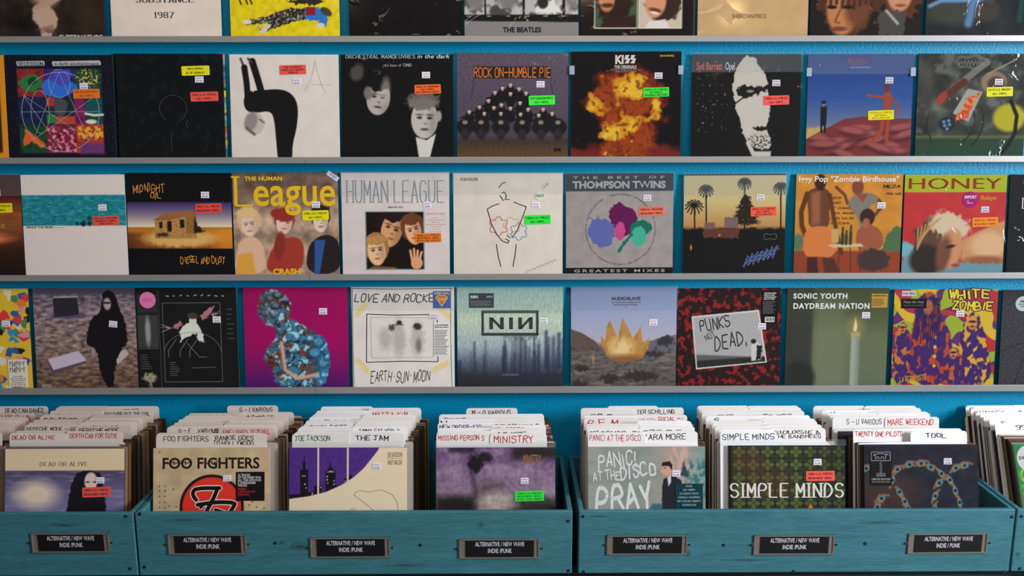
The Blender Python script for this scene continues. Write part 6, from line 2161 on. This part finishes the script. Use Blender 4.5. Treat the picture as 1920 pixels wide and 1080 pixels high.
for key, bname, px, skew, cards in BIN:
    EXTRA = math.radians(14.0) if key == 8 else 0.0
    # front-left tab -> centre of the bin
    s_f = foot(808, px)
    ytop = s_f + TOPD * math.sin(lean(s_f))
    cx0 = at(px, 808, ytop).x + .150 + (.009 if key == 2 else 0)
    top_h, shapes = (.345, LOW) if key == 8 else (TOPD, AGED if key < 3 else DIV)
    if key == 8:
        cx0 = at(1892, 843, first_depth[8] + .138).x + .157
    xs = lambda sy: cx0 + skew * (sy - s_f) / (S1 - S0)
    fsleeve = next((q for q in FR if q[1] == key), None)
    sf = first_depth[key]
    if fsleeve:
        s = fsleeve[0]
        x0, y0, x1, y1 = s.box
        zt, yt = FLOORZ + SIZE * math.cos(LE0 + EXTRA), sf + SIZE * math.sin(LE0 + EXTRA)
        pa_, pb_ = at(x0, y0, yt), at(x1, y0, yt)
        s.W = min(max(pb_.x - pa_.x, .300), .324) - .004 if x1 < 1920 else SIZE
        root = empty('record_sleeve', ((pa_.x + pb_.x) / 2 + (.007 if key == 2 else 0) if x1 < 1920 else pa_.x + SIZE / 2 + .008, sf, FLOORZ), rx=-(LE0 + EXTRA), rz=.004 * (key % 3 - 1))
        s.build(root)
        tag(root, fsleeve[2], 'record', 'front record sleeves in the crates')
    # feet of the divider cards, front to back, kept apart
    feet = sorted([(foot(cd[1], px, top_h), i) for i, cd in enumerate(cards)])
    lo = sf + .0095
    ys = []
    for sy, i in feet:
        sy = max(sy, lo)
        ys.append((sy, i))
        lo = sy + .0024
    n_card = 0
    spots = []
    prev = sf + .0042
    for sy, i in ys + [(S1 + .012, None)]:
        g = sy - prev
        k = int((g - .002) / .0052)
        k = min(k, 14 if key == 8 else 5)
        for j in range(k):
            spots.append(prev + (j + 1) * g / (k + 1))
        prev = sy
    for j, sy in enumerate(spots):
        me = PACK[pack_rs.randrange(len(PACK))] if not (j < 3 and key in (2, 3, 6)) else PACK[(4, 10, 4)[j]]
        o = bpy.data.objects.new('record_sleeve', me)
        COL.objects.link(o)
        o.location = (xs(sy) + .010 + pack_rs.uniform(-.005, .005), sy, FLOORZ)
        o.rotation_euler = (-lean(sy), 0, 0)
        tag(o, "record sleeve seen only by its edge, packed behind the %s" % bname if key else "record sleeve seen only by its edge in the cropped far-left bin", 'record',
            'edge-on record sleeves packed %s' % ('behind the ' + bname if key else 'in the far-left bin'))
    for rank, (sy, i) in enumerate(ys):
        cd = cards[i]
        side, py, word, ink = cd[:4]
        o = bpy.data.objects.new('divider_card', shapes[side])
        COL.objects.link(o)
        o.location = (xs(sy) + random.Random(i * 7 + key).uniform(-.002, .002), sy, FLOORZ)
        o.rotation_euler = (-lean(sy), 0, 0)
        if word:
            cap, share = cd[4], cd[5]
            start = cd[6] if len(cd) > 6 else .08
            tx = {'L': -.150, 'R': 0.0, 'C': -.072}[side]
            m = MB()
            mp = lambda a, b_: (a, b_)
            for li, l in enumerate(word.split('/')):
                fit = .15 * share * (1 if li == 0 else 1.02)
                if key == 2 and li == 1:
                    fit, extra_x = .15 * .72, .006
                else:
                    extra_x = 0
                zb = top_h - .0065 - cap * (li + 1) - .003 * li
                put_text(m, l, tx + .15 * start + extra_x, zb, cap, ink, mp, -.0009, font='hand', fit=fit, w=.12 if cap > .013 else .15, wob=.16, up=1)
            m.build('handwriting', M_print, o)
        where = {'L': 'left', 'R': 'right', 'C': 'central'}[side]
        if word:
            lab = "white divider card, %s writing on %s tab, %s from front behind %s" % (CNAME[ink], where, ORD[rank], bname)
        else:
            lab = "white divider card, no writing on %s tab, %s from front behind %s" % (where, ORD[rank], bname)
        if key == 0:
            lab = lab.replace('behind ', 'in ')
        tag(o, lab, 'divider', 'divider cards %s' % ('behind the ' + bname if key else 'in the far-left bin'))
